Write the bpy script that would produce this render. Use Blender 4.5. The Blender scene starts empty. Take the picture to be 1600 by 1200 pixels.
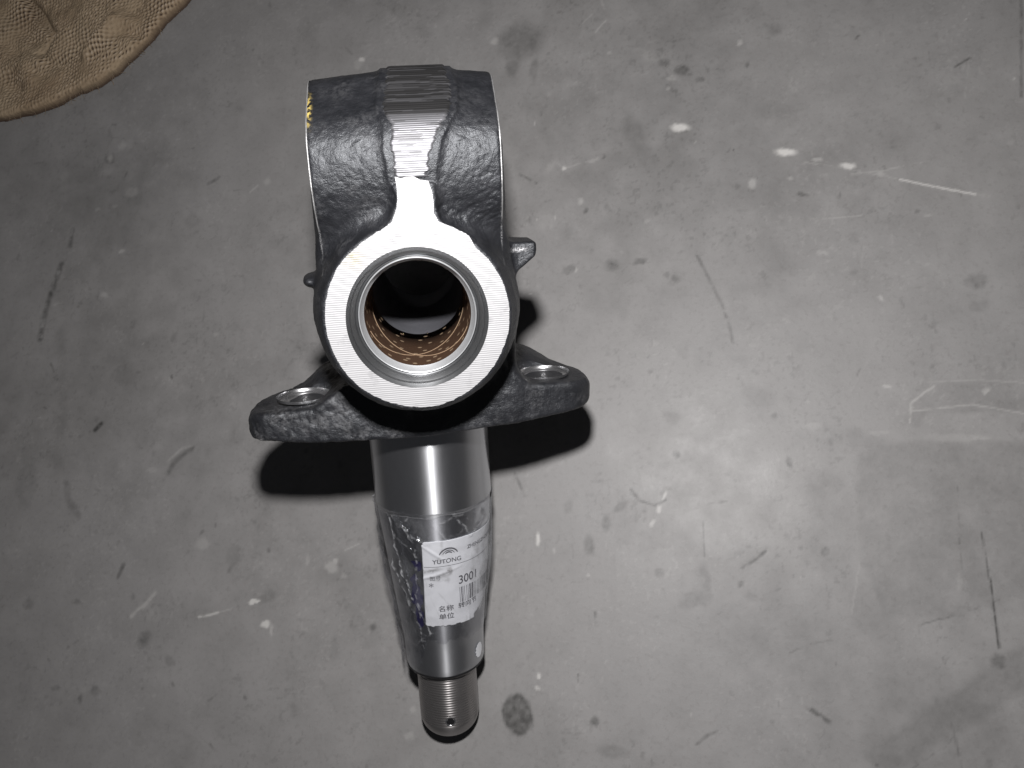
import bpy, bmesh, math, random
import numpy as np
import openvdb
from mathutils import Matrix, Vector

random.seed(7)
rng = np.random.default_rng(7)
scene = bpy.context.scene
COL = scene.collection

# ---------------------------------------------------------------- camera, world, lamp
F = 1300.0                       # focal length in pixels of a 1600 px wide picture
H = 0.612                        # height of the lens above the floor, metres
N = np.array([-310.0, 270.0, 1300.0]); N /= np.linalg.norm(N)      # floor normal seen from the camera
ex = np.array([1.0, 0, 0]); Xw = ex - N * (N @ ex); Xw /= np.linalg.norm(Xw)
Yw = np.cross(N, Xw)
MW = np.array([Xw, Yw, N])       # camera axes -> world axes


def cam2world(c):
    return MW @ np.asarray(c, float) + np.array([0, 0, H])


cam_data = bpy.data.cameras.new("camera")
cam_data.sensor_width = 36.0
cam_data.lens = 36.0 * F / 1600.0
cam_data.clip_start = 0.01
cam_data.clip_end = 50.0
cam = bpy.data.objects.new("camera", cam_data)
COL.objects.link(cam)
cam.matrix_world = Matrix([[*MW[0], 0], [*MW[1], 0], [*MW[2], H], [0, 0, 0, 1]])
scene.camera = cam

world = bpy.data.worlds.new("World")
scene.world = world
world.use_nodes = True
wb = world.node_tree.nodes["Background"]
wb.inputs[0].default_value = (0.92, 0.93, 1.0, 1)
wb.inputs[1].default_value = 0.032

fl = bpy.data.lights.new("flash", 'SPOT')      # the camera's own flash, beside the lens
fl.energy = 23.5
fl.color = (1.0, 0.978, 0.975)
fl.spot_size = math.radians(168)
fl.spot_blend = 1.0
fl.shadow_soft_size = 0.0135
flash = bpy.data.objects.new("flash", fl)
COL.objects.link(flash)
fm = cam.matrix_world.copy()
fm.translation = Vector(cam2world((-0.012, 0.112, 0.0)))
aim = Vector(cam2world((0.02, -0.01, -0.58))) - fm.translation
flash.matrix_world = Matrix.Translation(fm.translation) @ aim.to_track_quat('-Z', 'Y').to_matrix().to_4x4()

scene.view_settings.view_transform = 'Standard'
scene.view_settings.look = 'None'
scene.view_settings.exposure = 0.0
scene.view_settings.gamma = 1.0

# ---------------------------------------------------------------- frames
UU = np.array([148.0, -335.0, 1300.0]); UU /= np.linalg.norm(UU)   # kingpin axis, camera frame
SS = np.array([240.0, -4940.0, -1300.0]); SS -= UU * (SS @ UU); SS /= np.linalg.norm(SS)
KY = -SS; KX = np.cross(KY, UU)
KO = np.array([(653 - 800) / F * .4, -(498 - 600) / F * .4, -.4])
RK = MW @ np.array([KX, KY, UU]).T           # knuckle axes (columns) in the world
OW = cam2world(KO)
BASE = np.array([5.0, -30.0, -268.0])        # local point (mm) where the lower boss meets the floor


def floor_px(u, v):
    """picture direction -> place on the floor (used for laying out stains)"""
    r = MW @ np.array([(u - 800) / F, -(v - 600) / F, -1.0])
    t = -H / r[2]
    return r[0] * t, r[1] * t


# ---------------------------------------------------------------- numpy noise
def _h(i, j, k, seed):
    with np.errstate(over='ignore'):
        n = (i.astype(np.int64) * 374761393 + j.astype(np.int64) * 668265263 + k.astype(np.int64) * 2147483647 + seed * 974634777) & 0xffffffff
        n = ((n ^ (n >> 13)) * 1274126177) & 0xffffffff
        n = (n ^ (n >> 16)) & 0xffff
    return n / 65535.0


def vnoise(x, y, z=None, seed=0):
    x = np.asarray(x, float); y = np.asarray(y, float)
    if z is None:
        xi = np.floor(x); yi = np.floor(y); fx = x - xi; fy = y - yi
        fx = fx * fx * (3 - 2 * fx); fy = fy * fy * (3 - 2 * fy); zz = np.zeros_like(xi)
        a = _h(xi, yi, zz, seed); b = _h(xi + 1, yi, zz, seed); c = _h(xi, yi + 1, zz, seed); d = _h(xi + 1, yi + 1, zz, seed)
        return (a * (1 - fx) + b * fx) * (1 - fy) + (c * (1 - fx) + d * fx) * fy
    zi = np.floor(z); fz = z - zi; fz = fz * fz * (3 - 2 * fz)
    xi = np.floor(x); yi = np.floor(y); fx = x - xi; fy = y - yi
    fx = fx * fx * (3 - 2 * fx); fy = fy * fy * (3 - 2 * fy)
    r = 0
    for dz, wz in ((0, 1 - fz), (1, fz)):
        a = _h(xi, yi, zi + dz, seed); b = _h(xi + 1, yi, zi + dz, seed)
        c = _h(xi, yi + 1, zi + dz, seed); d = _h(xi + 1, yi + 1, zi + dz, seed)
        r = r + wz * ((a * (1 - fx) + b * fx) * (1 - fy) + (c * (1 - fx) + d * fx) * fy)
    return r


def fbm(x, y, z=None, seed=0, oct=4):
    s = 0; a = .5; t = 0
    for o in range(oct):
        k = 2.03 ** o
        s = s + a * vnoise(x * k + o * 7.1, y * k + o * 3.7, None if z is None else z * k, seed + o); t += a; a *= .5
    return s / t


# ---------------------------------------------------------------- materials
def new_mat(name):
    m = bpy.data.materials.new(name); m.use_nodes = True
    nt = m.node_tree; b = nt.nodes["Principled BSDF"]
    return m, nt, b


def node(nt, typ, **kw):
    n = nt.nodes.new(typ)
    for k, v in kw.items():
        if k.startswith('i_'):
            n.inputs[k[2:].replace('_', ' ')].default_value = v
        else:
            setattr(n, k, v)
    return n


def ramp(nt, fac, stops):
    r = nt.nodes.new('ShaderNodeValToRGB')
    e = r.color_ramp.elements
    e[0].position, e[0].color = stops[0][0], (*stops[0][1], 1)
    e[1].position, e[1].color = stops[-1][0], (*stops[-1][1], 1)
    for p, c in stops[1:-1]:
        q = e.new(p); q.color = (*c, 1)
    nt.links.new(fac, r.inputs[0])
    return r.outputs[0]


def bump(nt, b, height, strength, dist, prev=None):
    n = nt.nodes.new('ShaderNodeBump'); n.inputs['Strength'].default_value = strength
    n.inputs['Distance'].default_value = dist
    nt.links.new(height, n.inputs['Height'])
    if prev: nt.links.new(prev, n.inputs['Normal'])
    if b: nt.links.new(n.outputs[0], b.inputs['Normal'])
    return n.outputs[0]


def objco(nt, scale=(1, 1, 1)):
    tc = nt.nodes.new('ShaderNodeTexCoord'); mp = nt.nodes.new('ShaderNodeMapping')
    mp.inputs['Scale'].default_value = scale
    nt.links.new(tc.outputs['Object'], mp.inputs[0]); return mp.outputs[0]


def noise(nt, vec, scale, detail=4, rough=.55, dist=0):
    n = nt.nodes.new('ShaderNodeTexNoise'); n.inputs['Scale'].default_value = scale
    n.inputs['Detail'].default_value = detail; n.inputs['Roughness'].default_value = rough
    n.inputs['Distortion'].default_value = dist
    nt.links.new(vec, n.inputs['Vector']); return n.outputs['Fac']


def mth(nt, op, a, b=None, clamp=False):
    n = nt.nodes.new('ShaderNodeMath'); n.operation = op; n.use_clamp = clamp
    for i, v in enumerate((a, b)):
        if v is None: continue
        if isinstance(v, (int, float)): n.inputs[i].default_value = v
        else: nt.links.new(v, n.inputs[i])
    return n.outputs[0]


def mixc(nt, fac, a, b):
    n = nt.nodes.new('ShaderNodeMix'); n.data_type = 'RGBA'
    for s, v in ((0, fac), (6, a), (7, b)):
        if isinstance(v, (int, float)): n.inputs[s].default_value = v
        elif isinstance(v, tuple): n.inputs[s].default_value = (*v, 1)
        else: nt.links.new(v, n.inputs[s])
    return n.outputs[2]


# black paint on the forging; attribute "wear" = bare scuffs, "yellow" = paint mark
def mat_forging():
    m, nt, b = new_mat("black_forging_paint")
    v = objco(nt)
    n1 = noise(nt, v, 90, 6, .6); n2 = noise(nt, v, 420, 5, .65); n3 = noise(nt, v, 1500, 3, .6)
    at = node(nt, 'ShaderNodeAttribute', attribute_name="wear")
    sep = nt.nodes.new('ShaderNodeSeparateColor'); nt.links.new(at.outputs['Color'], sep.inputs[0])
    base = ramp(nt, n1, [(.3, (.007, .0074, .009)), (.7, (.017, .0175, .020))])
    wn = mth(nt, 'MULTIPLY', sep.outputs[0], mth(nt, 'MULTIPLY', mth(nt, 'SUBTRACT', n2, .40, True), 5.5, True), True)
    base = mixc(nt, wn, base, (.075, .075, .078))
    yn = mth(nt, 'MULTIPLY', sep.outputs[1], mth(nt, 'MULTIPLY', mth(nt, 'SUBTRACT', n2, .44, True), 9, True), True)
    base = mixc(nt, yn, base, (.55, .42, .12))
    bare = mth(nt, 'MULTIPLY', sep.outputs[2], mth(nt, 'MULTIPLY', mth(nt, 'SUBTRACT', n3, .40, True), 6, True), True)
    base = mixc(nt, bare, base, (.55, .55, .56))
    nt.links.new(base, b.inputs['Base Color'])
    rr = ramp(nt, n2, [(.3, (.36,) * 3), (.75, (.54,) * 3)])
    nt.links.new(rr, b.inputs['Roughness'])
    nt.links.new(mth(nt, 'MULTIPLY', bare, .8), b.inputs['Metallic'])
    b.inputs['Specular IOR Level'].default_value = .55
    b.inputs['Specular Tint'].default_value = (.93, .965, 1, 1)
    p = bump(nt, None, n2, .55, .0011)
    bump(nt, b, n3, .35, .0004, p)
    return m


def mat_machined(name, col, rough, stripe_scale, stripe_str, axis='Y', metal=.75, blotch=0.0, lines=0.0):
    m, nt, b = new_mat(name)
    v = objco(nt)
    w = node(nt, 'ShaderNodeTexWave', wave_type='BANDS', bands_direction=axis)
    w.inputs['Scale'].default_value = stripe_scale; w.inputs['Distortion'].default_value = .6
    w.inputs['Detail'].default_value = 2; w.inputs['Detail Scale'].default_value = 3
    nt.links.new(v, w.inputs[0])
    sc = {'X': (1, .05, .05), 'Y': (.05, 1, .05), 'Z': (.05, .05, 1)}[axis]
    n1 = noise(nt, objco(nt, sc), 900, 3, .6)
    n2 = noise(nt, v, 70, 5, .6)
    c = mixc(nt, mth(nt, 'MULTIPLY', n1, .6), col, tuple(x * .72 for x in col))
    if lines:
        tcx = noise(nt, v, 45, 4, .6)
        lf = mth(nt, 'MULTIPLY', w.outputs['Fac'], mth(nt, 'MULTIPLY', tcx, lines * 1.6), True)
        c = mixc(nt, lf, c, tuple(x * .45 for x in col))
    if blotch:
        c = mixc(nt, mth(nt, 'MULTIPLY', mth(nt, 'SUBTRACT', n2, .55, True), blotch, True), c, tuple(x * .45 for x in col))
    nt.links.new(c, b.inputs['Base Color'])
    b.inputs['Metallic'].default_value = metal
    b.inputs['Roughness'].default_value = rough
    h = mth(nt, 'ADD', w.outputs['Fac'], mth(nt, 'MULTIPLY', n1, 1.2))
    bump(nt, b, h, stripe_str, .0003)
    return m


def mat_ring_steel(name, col, rough, metal=.9, seed=0.0, var=.15, scale=(1, 1, 1), coat=0.0):
    m, nt, b = new_mat(name)
    v = objco(nt, scale)
    n1 = noise(nt, v, 160, 5, .6); n2 = noise(nt, v, 30, 4, .6)
    nt.links.new(mixc(nt, n1, col, tuple(x * .8 for x in col)), b.inputs['Base Color'])
    b.inputs['Metallic'].default_value = metal
    r = nt.nodes.new('ShaderNodeMapRange'); nt.links.new(n2, r.inputs[0])
    r.inputs[3].default_value = max(.03, rough - var); r.inputs[4].default_value = rough + var
    nt.links.new(r.outputs[0], b.inputs['Roughness'])
    b.inputs['Coat Weight'].default_value = coat
    b.inputs['Coat Roughness'].default_value = .08
    bump(nt, b, n1, .08, .0003)
    return m


def mat_plain(name, col, rough=.5, metal=0.0, bs=.1):
    m, nt, b = new_mat(name)
    v = objco(nt)
    n1 = noise(nt, v, 300, 4, .6)
    nt.links.new(mixc(nt, n1, col, tuple(x * .8 for x in col)), b.inputs['Base Color'])
    b.inputs['Roughness'].default_value = rough; b.inputs['Metallic'].default_value = metal
    bump(nt, b, n1, bs, .0003)
    return m


M = {}
M['forging'] = mat_forging()
M['face'] = mat_machined("milled_bare_face", (.34, .34, .346), .58, 300, .22, 'Y', .35, lines=.45)
_nt = M['face'].node_tree; _b = _nt.nodes["Principled BSDF"]
_src = _b.inputs['Base Color'].links[0].from_socket
_v = objco(_nt)
_d = node(_nt, 'ShaderNodeVectorMath', operation='DISTANCE'); _nt.links.new(_v, _d.inputs[0])
_d.inputs[1].default_value = tuple((np.array([-28.0, 31.0, 0.0]) - BASE) / 1000)
_n = noise(_nt, _v, 380, 4, .7)
_f = mth(_nt, 'MULTIPLY', mth(_nt, 'SUBTRACT', 1.0, mth(_nt, 'MULTIPLY', _d.outputs['Value'], 125.0), True), mth(_nt, 'MULTIPLY', mth(_nt, 'SUBTRACT', _n, .40, True), 5, True), True)
_c = mixc(_nt, mth(_nt, 'MULTIPLY', _f, .7), _src, (.22, .19, .09))
_n2 = noise(_nt, _v, 120, 6, .7)
_c = mixc(_nt, mth(_nt, 'MULTIPLY', mth(_nt, 'SUBTRACT', _n2, .56, True), 3.0, True), _c, (.16, .16, .165))
_nt.links.new(_c, _b.inputs['Base Color'])
M['strip'] = mat_machined("ground_bare_strip", (.165, .165, .175), .50, 330, .30, 'Y', .55, 1.2, lines=.5)
_nt = M['strip'].node_tree; _b = _nt.nodes["Principled BSDF"]
_src = _b.inputs['Base Color'].links[0].from_socket
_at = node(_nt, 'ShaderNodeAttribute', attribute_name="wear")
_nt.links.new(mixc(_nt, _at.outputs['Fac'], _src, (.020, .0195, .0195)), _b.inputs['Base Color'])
M['endface'] = mat_machined("turned_end_face", (.34, .34, .34), .45, 500, .3, 'Y', .6, 4.0)
M['seat'] = mat_ring_steel("counterbore_steel", (.20, .205, .21), .32)
M['shell'] = mat_ring_steel("bushing_shell_steel", (.44, .45, .46), .45, .6)
M['bronze'] = mat_ring_steel("bronze_liner", (.13, .075, .048), .42, .55)
M['bronze_bright'] = mat_plain("bronze_groove", (.62, .45, .30), .35, .6)
M['bore'] = mat_ring_steel("dark_bore_steel", (.17, .172, .19), .40, .85, var=.06)
M['spot'] = mat_ring_steel("spotface_steel", (.62, .62, .63), .24, .95)
M['spindle'] = mat_ring_steel("ground_spindle_steel", (.37, .375, .39), .38, .93, var=.12, scale=(1.6, .5, 1.6), coat=.0)
def tangentise(m, aniso, rot, ax='Y'):
    nt = m.node_tree; b = nt.nodes["Principled BSDF"]
    t = nt.nodes.new('ShaderNodeTangent'); t.direction_type = 'RADIAL'; t.axis = ax
    nt.links.new(t.outputs[0], b.inputs['Tangent'])
    b.inputs['Anisotropic'].default_value = aniso; b.inputs['Anisotropic Rotation'].default_value = rot



M['thread'] = mat_ring_steel("thread_steel", (.36, .345, .34), .30, .9)
tangentise(M['thread'], .8, .25)
for _k in ('bore', 'seat', 'shell'): tangentise(M[_k], .8, .25, 'Z')
tangentise(M['spindle'], .9, .25)
_nt = M['spindle'].node_tree; _b = _nt.nodes["Principled BSDF"]; _out = _nt.nodes["Material Output"]
_b2 = _nt.nodes.new('ShaderNodeBsdfPrincipled'); _b2.inputs['Metallic'].default_value = 1.0
_b2.inputs['Base Color'].default_value = (.88, .9, .93, 1); _b2.inputs['Roughness'].default_value = .22
_b2.inputs['Anisotropic'].default_value = 1.0; _b2.inputs['Anisotropic Rotation'].default_value = .25
_nt.links.new(_b.inputs['Tangent'].links[0].from_socket, _b2.inputs['Tangent'])
_mx = _nt.nodes.new('ShaderNodeMixShader'); _mx.inputs[0].default_value = .42
_nt.links.new(_b.outputs[0], _mx.inputs[1]); _nt.links.new(_b2.outputs[0], _mx.inputs[2]); _nt.links.new(_mx.outputs[0], _out.inputs[0])
M['endcap'] = mat_plain("green_black_end", (.012, .035, .032), .5)
M['dark'] = mat_plain("dark_groove", (.01, .01, .011), .4)  # near-black colour of the shoulder groove and pin hole
M['ink'] = mat_plain("printed_ink", (.085, .085, .095), .6)
M['navy'] = mat_plain("navy_tape", (.018, .016, .05), .3)


def mat_paper():
    m, nt, b = new_mat("label_paper")
    v = objco(nt)
    n1 = noise(nt, v, 60, 5, .6); n2 = noise(nt, v, 500, 3, .6)
    c = mixc(nt, n1, (.62, .63, .65), (.54, .55, .57))
    at = node(nt, 'ShaderNodeAttribute', attribute_name="wear")
    w = mth(nt, 'MULTIPLY', at.outputs['Fac'], mth(nt, 'MULTIPLY', mth(nt, 'SUBTRACT', n2, .25, True), 3, True), True)
    c = mixc(nt, w, c, (.16, .155, .15))
    nt.links.new(c, b.inputs['Base Color'])
    b.inputs['Roughness'].default_value = .55
    bump(nt, b, n1, .3, .0006)
    return m


def mat_film():
    m = bpy.data.materials.new("clear_film"); m.use_nodes = True
    nt = m.node_tree; nt.nodes.clear()
    out = nt.nodes.new('ShaderNodeOutputMaterial')
    tr = node(nt, 'ShaderNodeBsdfTransparent'); tr.inputs[0].default_value = (.87, .87, .88, 1)
    gl = node(nt, 'ShaderNodeBsdfGlossy'); gl.inputs['Roughness'].default_value = .11
    gl.inputs['Color'].default_value = (.9, .92, .95, 1)
    df = node(nt, 'ShaderNodeBsdfDiffuse'); df.inputs[0].default_value = (.55, .56, .58, 1)
    v = objco(nt)
    n1 = noise(nt, v, 130, 4, .7, 1.5)
    at = node(nt, 'ShaderNodeAttribute', attribute_name="wear")
    fr = node(nt, 'ShaderNodeLayerWeight'); fr.inputs[0].default_value = .35
    bm = bump(nt, None, n1, .4, .0006)
    for x in (gl, df): nt.links.new(bm, x.inputs['Normal'])
    mx = nt.nodes.new('ShaderNodeMixShader')
    nt.links.new(mth(nt, 'ADD', mth(nt, 'MULTIPLY', mth(nt, 'POWER', fr.outputs['Facing'], 2.5), .5), .05, True), mx.inputs[0])
    nt.links.new(tr.outputs[0], mx.inputs[1]); nt.links.new(gl.outputs[0], mx.inputs[2])
    mx2 = nt.nodes.new('ShaderNodeMixShader')
    nt.links.new(mth(nt, 'MULTIPLY', at.outputs['Fac'], .62, True), mx2.inputs[0])
    nt.links.new(mx.outputs[0], mx2.inputs[1]); nt.links.new(df.outputs[0], mx2.inputs[2])
    nt.links.new(mx2.outputs[0], out.inputs[0])
    return m


M['paper'] = mat_paper()
M['film'] = mat_film()


# ---------------------------------------------------------------- object helpers
def tag(o, label=None, cat=None, kind=None):
    if label: o['label'] = label
    if cat: o['category'] = cat
    if kind: o['kind'] = kind


def mesh_obj(name, verts, faces, mat, parent=None, smooth=True, local=True):
    """verts in knuckle millimetres when local, else metres in the world"""
    me = bpy.data.meshes.new(name)
    v = np.asarray(verts, float)
    if local: v = (v - BASE) / 1000.0
    if isinstance(faces, np.ndarray):
        nf, k = faces.shape
        me.vertices.add(len(v)); me.vertices.foreach_set('co', v.astype(np.float32).ravel())
        me.loops.add(nf * k); me.loops.foreach_set('vertex_index', faces.astype(np.int32).ravel())
        me.polygons.add(nf); me.polygons.foreach_set('loop_start', np.arange(0, nf * k, k, dtype=np.int32))
        me.update(calc_edges=True)
    else:
        me.from_pydata([tuple(p) for p in v], [], [tuple(f) for f in faces]); me.update()
    me.validate()
    me.polygons.foreach_set('use_smooth', [smooth] * len(me.polygons))
    me.materials.append(mat)
    o = bpy.data.objects.new(name, me); COL.objects.link(o)
    if parent: o.parent = parent
    return o


def sharp(o, deg=35):
    o.data.set_sharp_from_angle(angle=math.radians(deg))


def set_attr(o, arr):
    a = o.data.attributes.new("wear", 'FLOAT_COLOR', 'POINT')
    c = np.ones((len(o.data.vertices), 4), np.float32); arr = np.asarray(arr)
    if arr.ndim == 1: arr = np.stack([arr] * 3, 1)
    c[:, :3] = arr; a.data.foreach_set('color', c.ravel())


def lathe(prof, seg, axis='Z', c=(0, 0), closed=False, jitter=None):
    """prof: (radius, height); axis Z about local (x,y)=c, axis Y about (x,z)=c, axis X about (y,z)=c"""
    P = np.array(prof, float); n = len(P)
    t = np.linspace(0, 2 * np.pi, seg, endpoint=False)
    r = P[None, :, 0] * np.ones((seg, 1)); h = P[None, :, 1] * np.ones((seg, 1))
    if jitter is not None: r, h = jitter(r, h, t[:, None])
    a = r * np.cos(t)[:, None]; b = r * np.sin(t)[:, None]
    if axis == 'Z': V = np.stack([c[0] + a, c[1] + b, h], 2)
    elif axis == 'Y': V = np.stack([c[0] + b, h, c[1] + a], 2)
    else: V = np.stack([h, c[0] + a, c[1] + b], 2)
    V = V.reshape(-1, 3)
    i = np.arange(seg)[:, None]; m = n if closed else n - 1; j = np.arange(m)[None, :]
    i2 = (i + 1) % seg; j2 = (j + 1) % n
    Fq = np.stack([i * n + j, i2 * n + j, i2 * n + j2, i * n + j2], 2).reshape(-1, 4)
    return V, Fq


def fix_normals(o):
    bm = bmesh.new(); bm.from_mesh(o.data); bmesh.ops.recalc_face_normals(bm, faces=bm.faces)
    bm.to_mesh(o.data); bm.free()


# ---------------------------------------------------------------- floor
def build_floor():
    corners = [floor_px(*c) for c in ((-60, -60), (1660, -60), (1660, 1260), (-60, 1260))]
    xs = [c[0] for c in corners]; ys = [c[1] for c in corners]
    x0, x1, y0, y1 = min(xs), max(xs), min(ys), max(ys)
    h = 0.00115
    nx = int((x1 - x0) / h); ny = int((y1 - y0) / h)
    gx = np.linspace(x0, x1, nx); gy = np.linspace(y0, y1, ny)
    # three rings of outer, coarser ground so that the floor runs on past the frame
    outx0 = x0 - np.array([4.0, 1.5, .5, .15]); outx1 = x1 + np.array([.15, .5, 1.5, 4.0])
    outy0 = y0 - np.array([4.0, 1.5, .5, .15]); outy1 = y1 + np.array([.15, .5, 1.5, 4.0])
    gx = np.concatenate([outx0, gx, outx1]); gy = np.concatenate([outy0, gy, outy1])
    Xg, Yg = np.meshgrid(gx, gy)
    mx, my = Xg * 1000, Yg * 1000      # mm
    wx = mx + 5.0 * (fbm(mx / 9, my / 9, seed=3) - .5) * 2; wy = my + 5.0 * (fbm(mx / 9, my / 9, seed=9) - .5) * 2
    fx = mx + 1.6 * (fbm(mx / 4, my / 4, seed=31) - .5) * 2; fy = my + 1.6 * (fbm(mx / 3, my / 3, seed=39) - .5) * 2
    breakup = fbm(mx / 5, my / 5, seed=77)
    dark = np.zeros_like(mx); light = np.zeros_like(mx)
    PX = .47                                 # mm of floor per picture pixel, near the middle

    def sc(u, v): return 1.0

    def blob(tgt, u, v, ru, rv, s, ang=0, soft=.35, warp=True):
        cx, cy = floor_px(u, v); cx *= 1000; cy *= 1000
        pxu = np.array(floor_px(u + 1, v)) * 1000 - (cx, cy); k = np.hypot(*pxu)
        rad_ = max(ru, rv) * np.hypot(*pxu) * 1.6 * (1 + soft) + 8
        i0, i1 = np.searchsorted(gy * 1000, (cy - rad_, cy + rad_)); j0, j1 = np.searchsorted(gx * 1000, (cx - rad_, cx + rad_))
        if i1 <= i0 or j1 <= j0: return
        W = (slice(i0, i1), slice(j0, j1))
        A, B = (wx[W] * .5 + fx[W] * .5, wy[W] * .5 + fy[W] * .5) if (warp and max(ru, rv) > 16) else (fx[W], fy[W])
        dx, dy = A - cx, B - cy
        # picture axes laid on the floor
        e1 = pxu / k; e2 = np.array([e1[1], -e1[0]])
        p = (dx * e1[0] + dy * e1[1]) / k; q = (dx * e2[0] + dy * e2[1]) / k
        ca, sa = math.cos(math.radians(ang)), math.sin(math.radians(ang))
        P_, Q_ = p * ca + q * sa, -p * sa + q * ca
        d = np.sqrt((P_ / ru) ** 2 + (Q_ / rv) ** 2)
        val = s * np.clip((1 + soft - d) / (2 * soft), 0, 1)
        tgt[W] = np.maximum(tgt[W], val)

    def stroke(tgt, pts, w, s, brk=.3, soft=.6):
        P_ = [np.array(floor_px(*p)) * 1000 for p in pts]
        k = np.hypot(*(np.array(floor_px(pts[0][0] + 1, pts[0][1])) * 1000 - P_[0]))
        wmm = w * k * .5
        Q_ = np.array(P_); pad = wmm * 2 + 5
        i0, i1 = np.searchsorted(gy * 1000, (Q_[:, 1].min() - pad, Q_[:, 1].max() + pad)); j0, j1 = np.searchsorted(gx * 1000, (Q_[:, 0].min() - pad, Q_[:, 0].max() + pad))
        if i1 <= i0 or j1 <= j0: return
        W = (slice(i0, i1), slice(j0, j1)); ax_, ay_ = mx[W] + .3 * (fx[W] - mx[W]), my[W] + .3 * (fy[W] - my[W])
        best = np.full_like(ax_, 1e9)
        for a, b in zip(P_[:-1], P_[1:]):
            ab = b - a; L = ab @ ab
            t = np.clip(((ax_ - a[0]) * ab[0] + (ay_ - a[1]) * ab[1]) / L, 0, 1)
            np.minimum(best, np.hypot(ax_ - a[0] - t * ab[0], ay_ - a[1] - t * ab[1]), out=best)
        br = np.clip((breakup[W] - brk) * 4, 0, 1)
        val = s * br * np.clip((wmm * (1 + soft) - best) / (2 * soft * wmm + 1e-6), 0, 1)
        tgt[W] = np.maximum(tgt[W], val)

    def poly(pts, s, soft=3.0):
        px_ = wx * .35 + fx * .65; py_ = wy * .35 + fy * .65
        P_ = np.array([np.array(floor_px(*p)) * 1000 for p in pts])
        inside = np.zeros(mx.shape, bool); best = np.full_like(mx, 1e9)
        for a, b in zip(P_, np.roll(P_, -1, 0)):
            c = ((a[1] > py_) != (b[1] > py_)) & (px_ < (b[0] - a[0]) * (py_ - a[1]) / (b[1] - a[1] + 1e-9) + a[0])
            inside ^= c
            ab = b - a
            t = np.clip(((px_ - a[0]) * ab[0] + (py_ - a[1]) * ab[1]) / (ab @ ab), 0, 1)
            np.minimum(best, np.hypot(px_ - a[0] - t * ab[0], py_ - a[1] - t * ab[1]), out=best)
        sd = np.where(inside, best, -best)
        np.maximum(dark, .7 * s * np.clip((sd + soft) / (2 * soft), 0, 1), out=dark)

    # wet and oily patches
    for a in [(813, 64, 34, 30, .30, 0, .3), (800, 105, 10, 14, .28), (835, 108, 6, 22, .24), (1038, 98, 10, 7, .32), (1065, 110, 11, 9, .42),
              (1093, 124, 7, 5, .3), (992, 212, 15, 38, .16, -20), (1010, 245, 14, 30, .10, -25), (808, 1117, 24, 29, .62, 0, .10),
              (888, 792, 6, 10, .2), (1057, 709, 6, 6, .45), (969, 792, 12, 7, .30, -40), (947, 817, 7, 13, .30), (920, 852, 8, 15, .32),
              (1030, 896, 8, 7, .34), (1158, 913, 5, 5, .45), (1086, 938, 24, 13, .26, -15), (1102, 906, 8, 24, .22), (1188, 1002, 22, 12, .2),
              (929, 1128, 7, 7, .5), (958, 1175, 24, 12, .22), (1233, 722, 4, 10, .4, -20), (1290, 862, 9, 8, .4), (1292, 845, 34, 50, .14, 20),
              (1290, 760, 34, 24, .18, -20), (1350, 690, 34, 22, .12), (1528, 438, 17, 15, .38), (1531, 478, 18, 12, .2), (1254, 303, 10, 4, .36, 8),
              (1000, 408, 10, 5, .4, -20), (888, 421, 10, 6, .28, -30), (1041, 429, 5, 5, .3), (1334, 372, 9, 12, .14), (950, 325, 4, 10, .2, -40),
              (147, 1079, 6, 7, .4), (87, 1075, 8, 4, .36), (121, 940, 7, 3, .3), (44, 944, 9, 7, .22), (365, 868, 12, 17, .18), (210, 310, 16, 40, .12),
              (240, 240, 40, 18, .12), (300, 345, 12, 10, .14), (207, 507, 6, 6, .22), (40, 760, 14, 34, .16), (460, 1110, 8, 14, .2),
              (1561, 1034, 12, 13, .5), (1016, 580, 5, 4, .35), (1210, 650, 5, 5, .3), (1050, 650, 14, 12, .14), (875, 640, 5, 5, .2),
              (1170, 620, 36, 22, .10), (1000, 470, 90, 30, .07), (1230, 1010, 120, 60, .14, 20, .6), (1350, 950, 30, 60, .14, 0, .6),
              (1040, 740, 50, 30, .06), (1400, 1060, 60, 60, .1, 0, .6), (180, 560, 60, 90, .07, 0, .7), (120, 330, 140, 80, .09, 0, .7),
              (1254, 250, 120, 60, .05, 0, .7), (1150, 20, 200, 50, .05, 0, .8), (864, 870, 40, 18, .07, 0, .6), (540, 1010, 40, 22, .07, 0, .6)]:
        blob(dark, *a)
    poly([(1340, 700), (1420, 690), (1650, 690), (1650, 910), (1500, 965), (1380, 965), (1345, 880), (1335, 770)], .24)
    poly([(1345, 1178), (1660, 965), (1660, 1040), (1393, 1215)], .24)
    poly([(1300, 1290), (1430, 1200), (1660, 1075), (1660, 1110), (1450, 1250)], .12)
    poly([(1255, 735), (1320, 740), (1345, 800), (1330, 880), (1275, 880), (1262, 800)], .16)
    poly([(1420, 610), (1450, 596), (1660, 594), (1660, 640), (1450, 646), (1435, 672), (1418, 660)], .20, 2.0)
    poly([(1200, 960), (1290, 985), (1330, 1060), (1230, 1110), (1150, 1080)], .12, 8)
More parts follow.
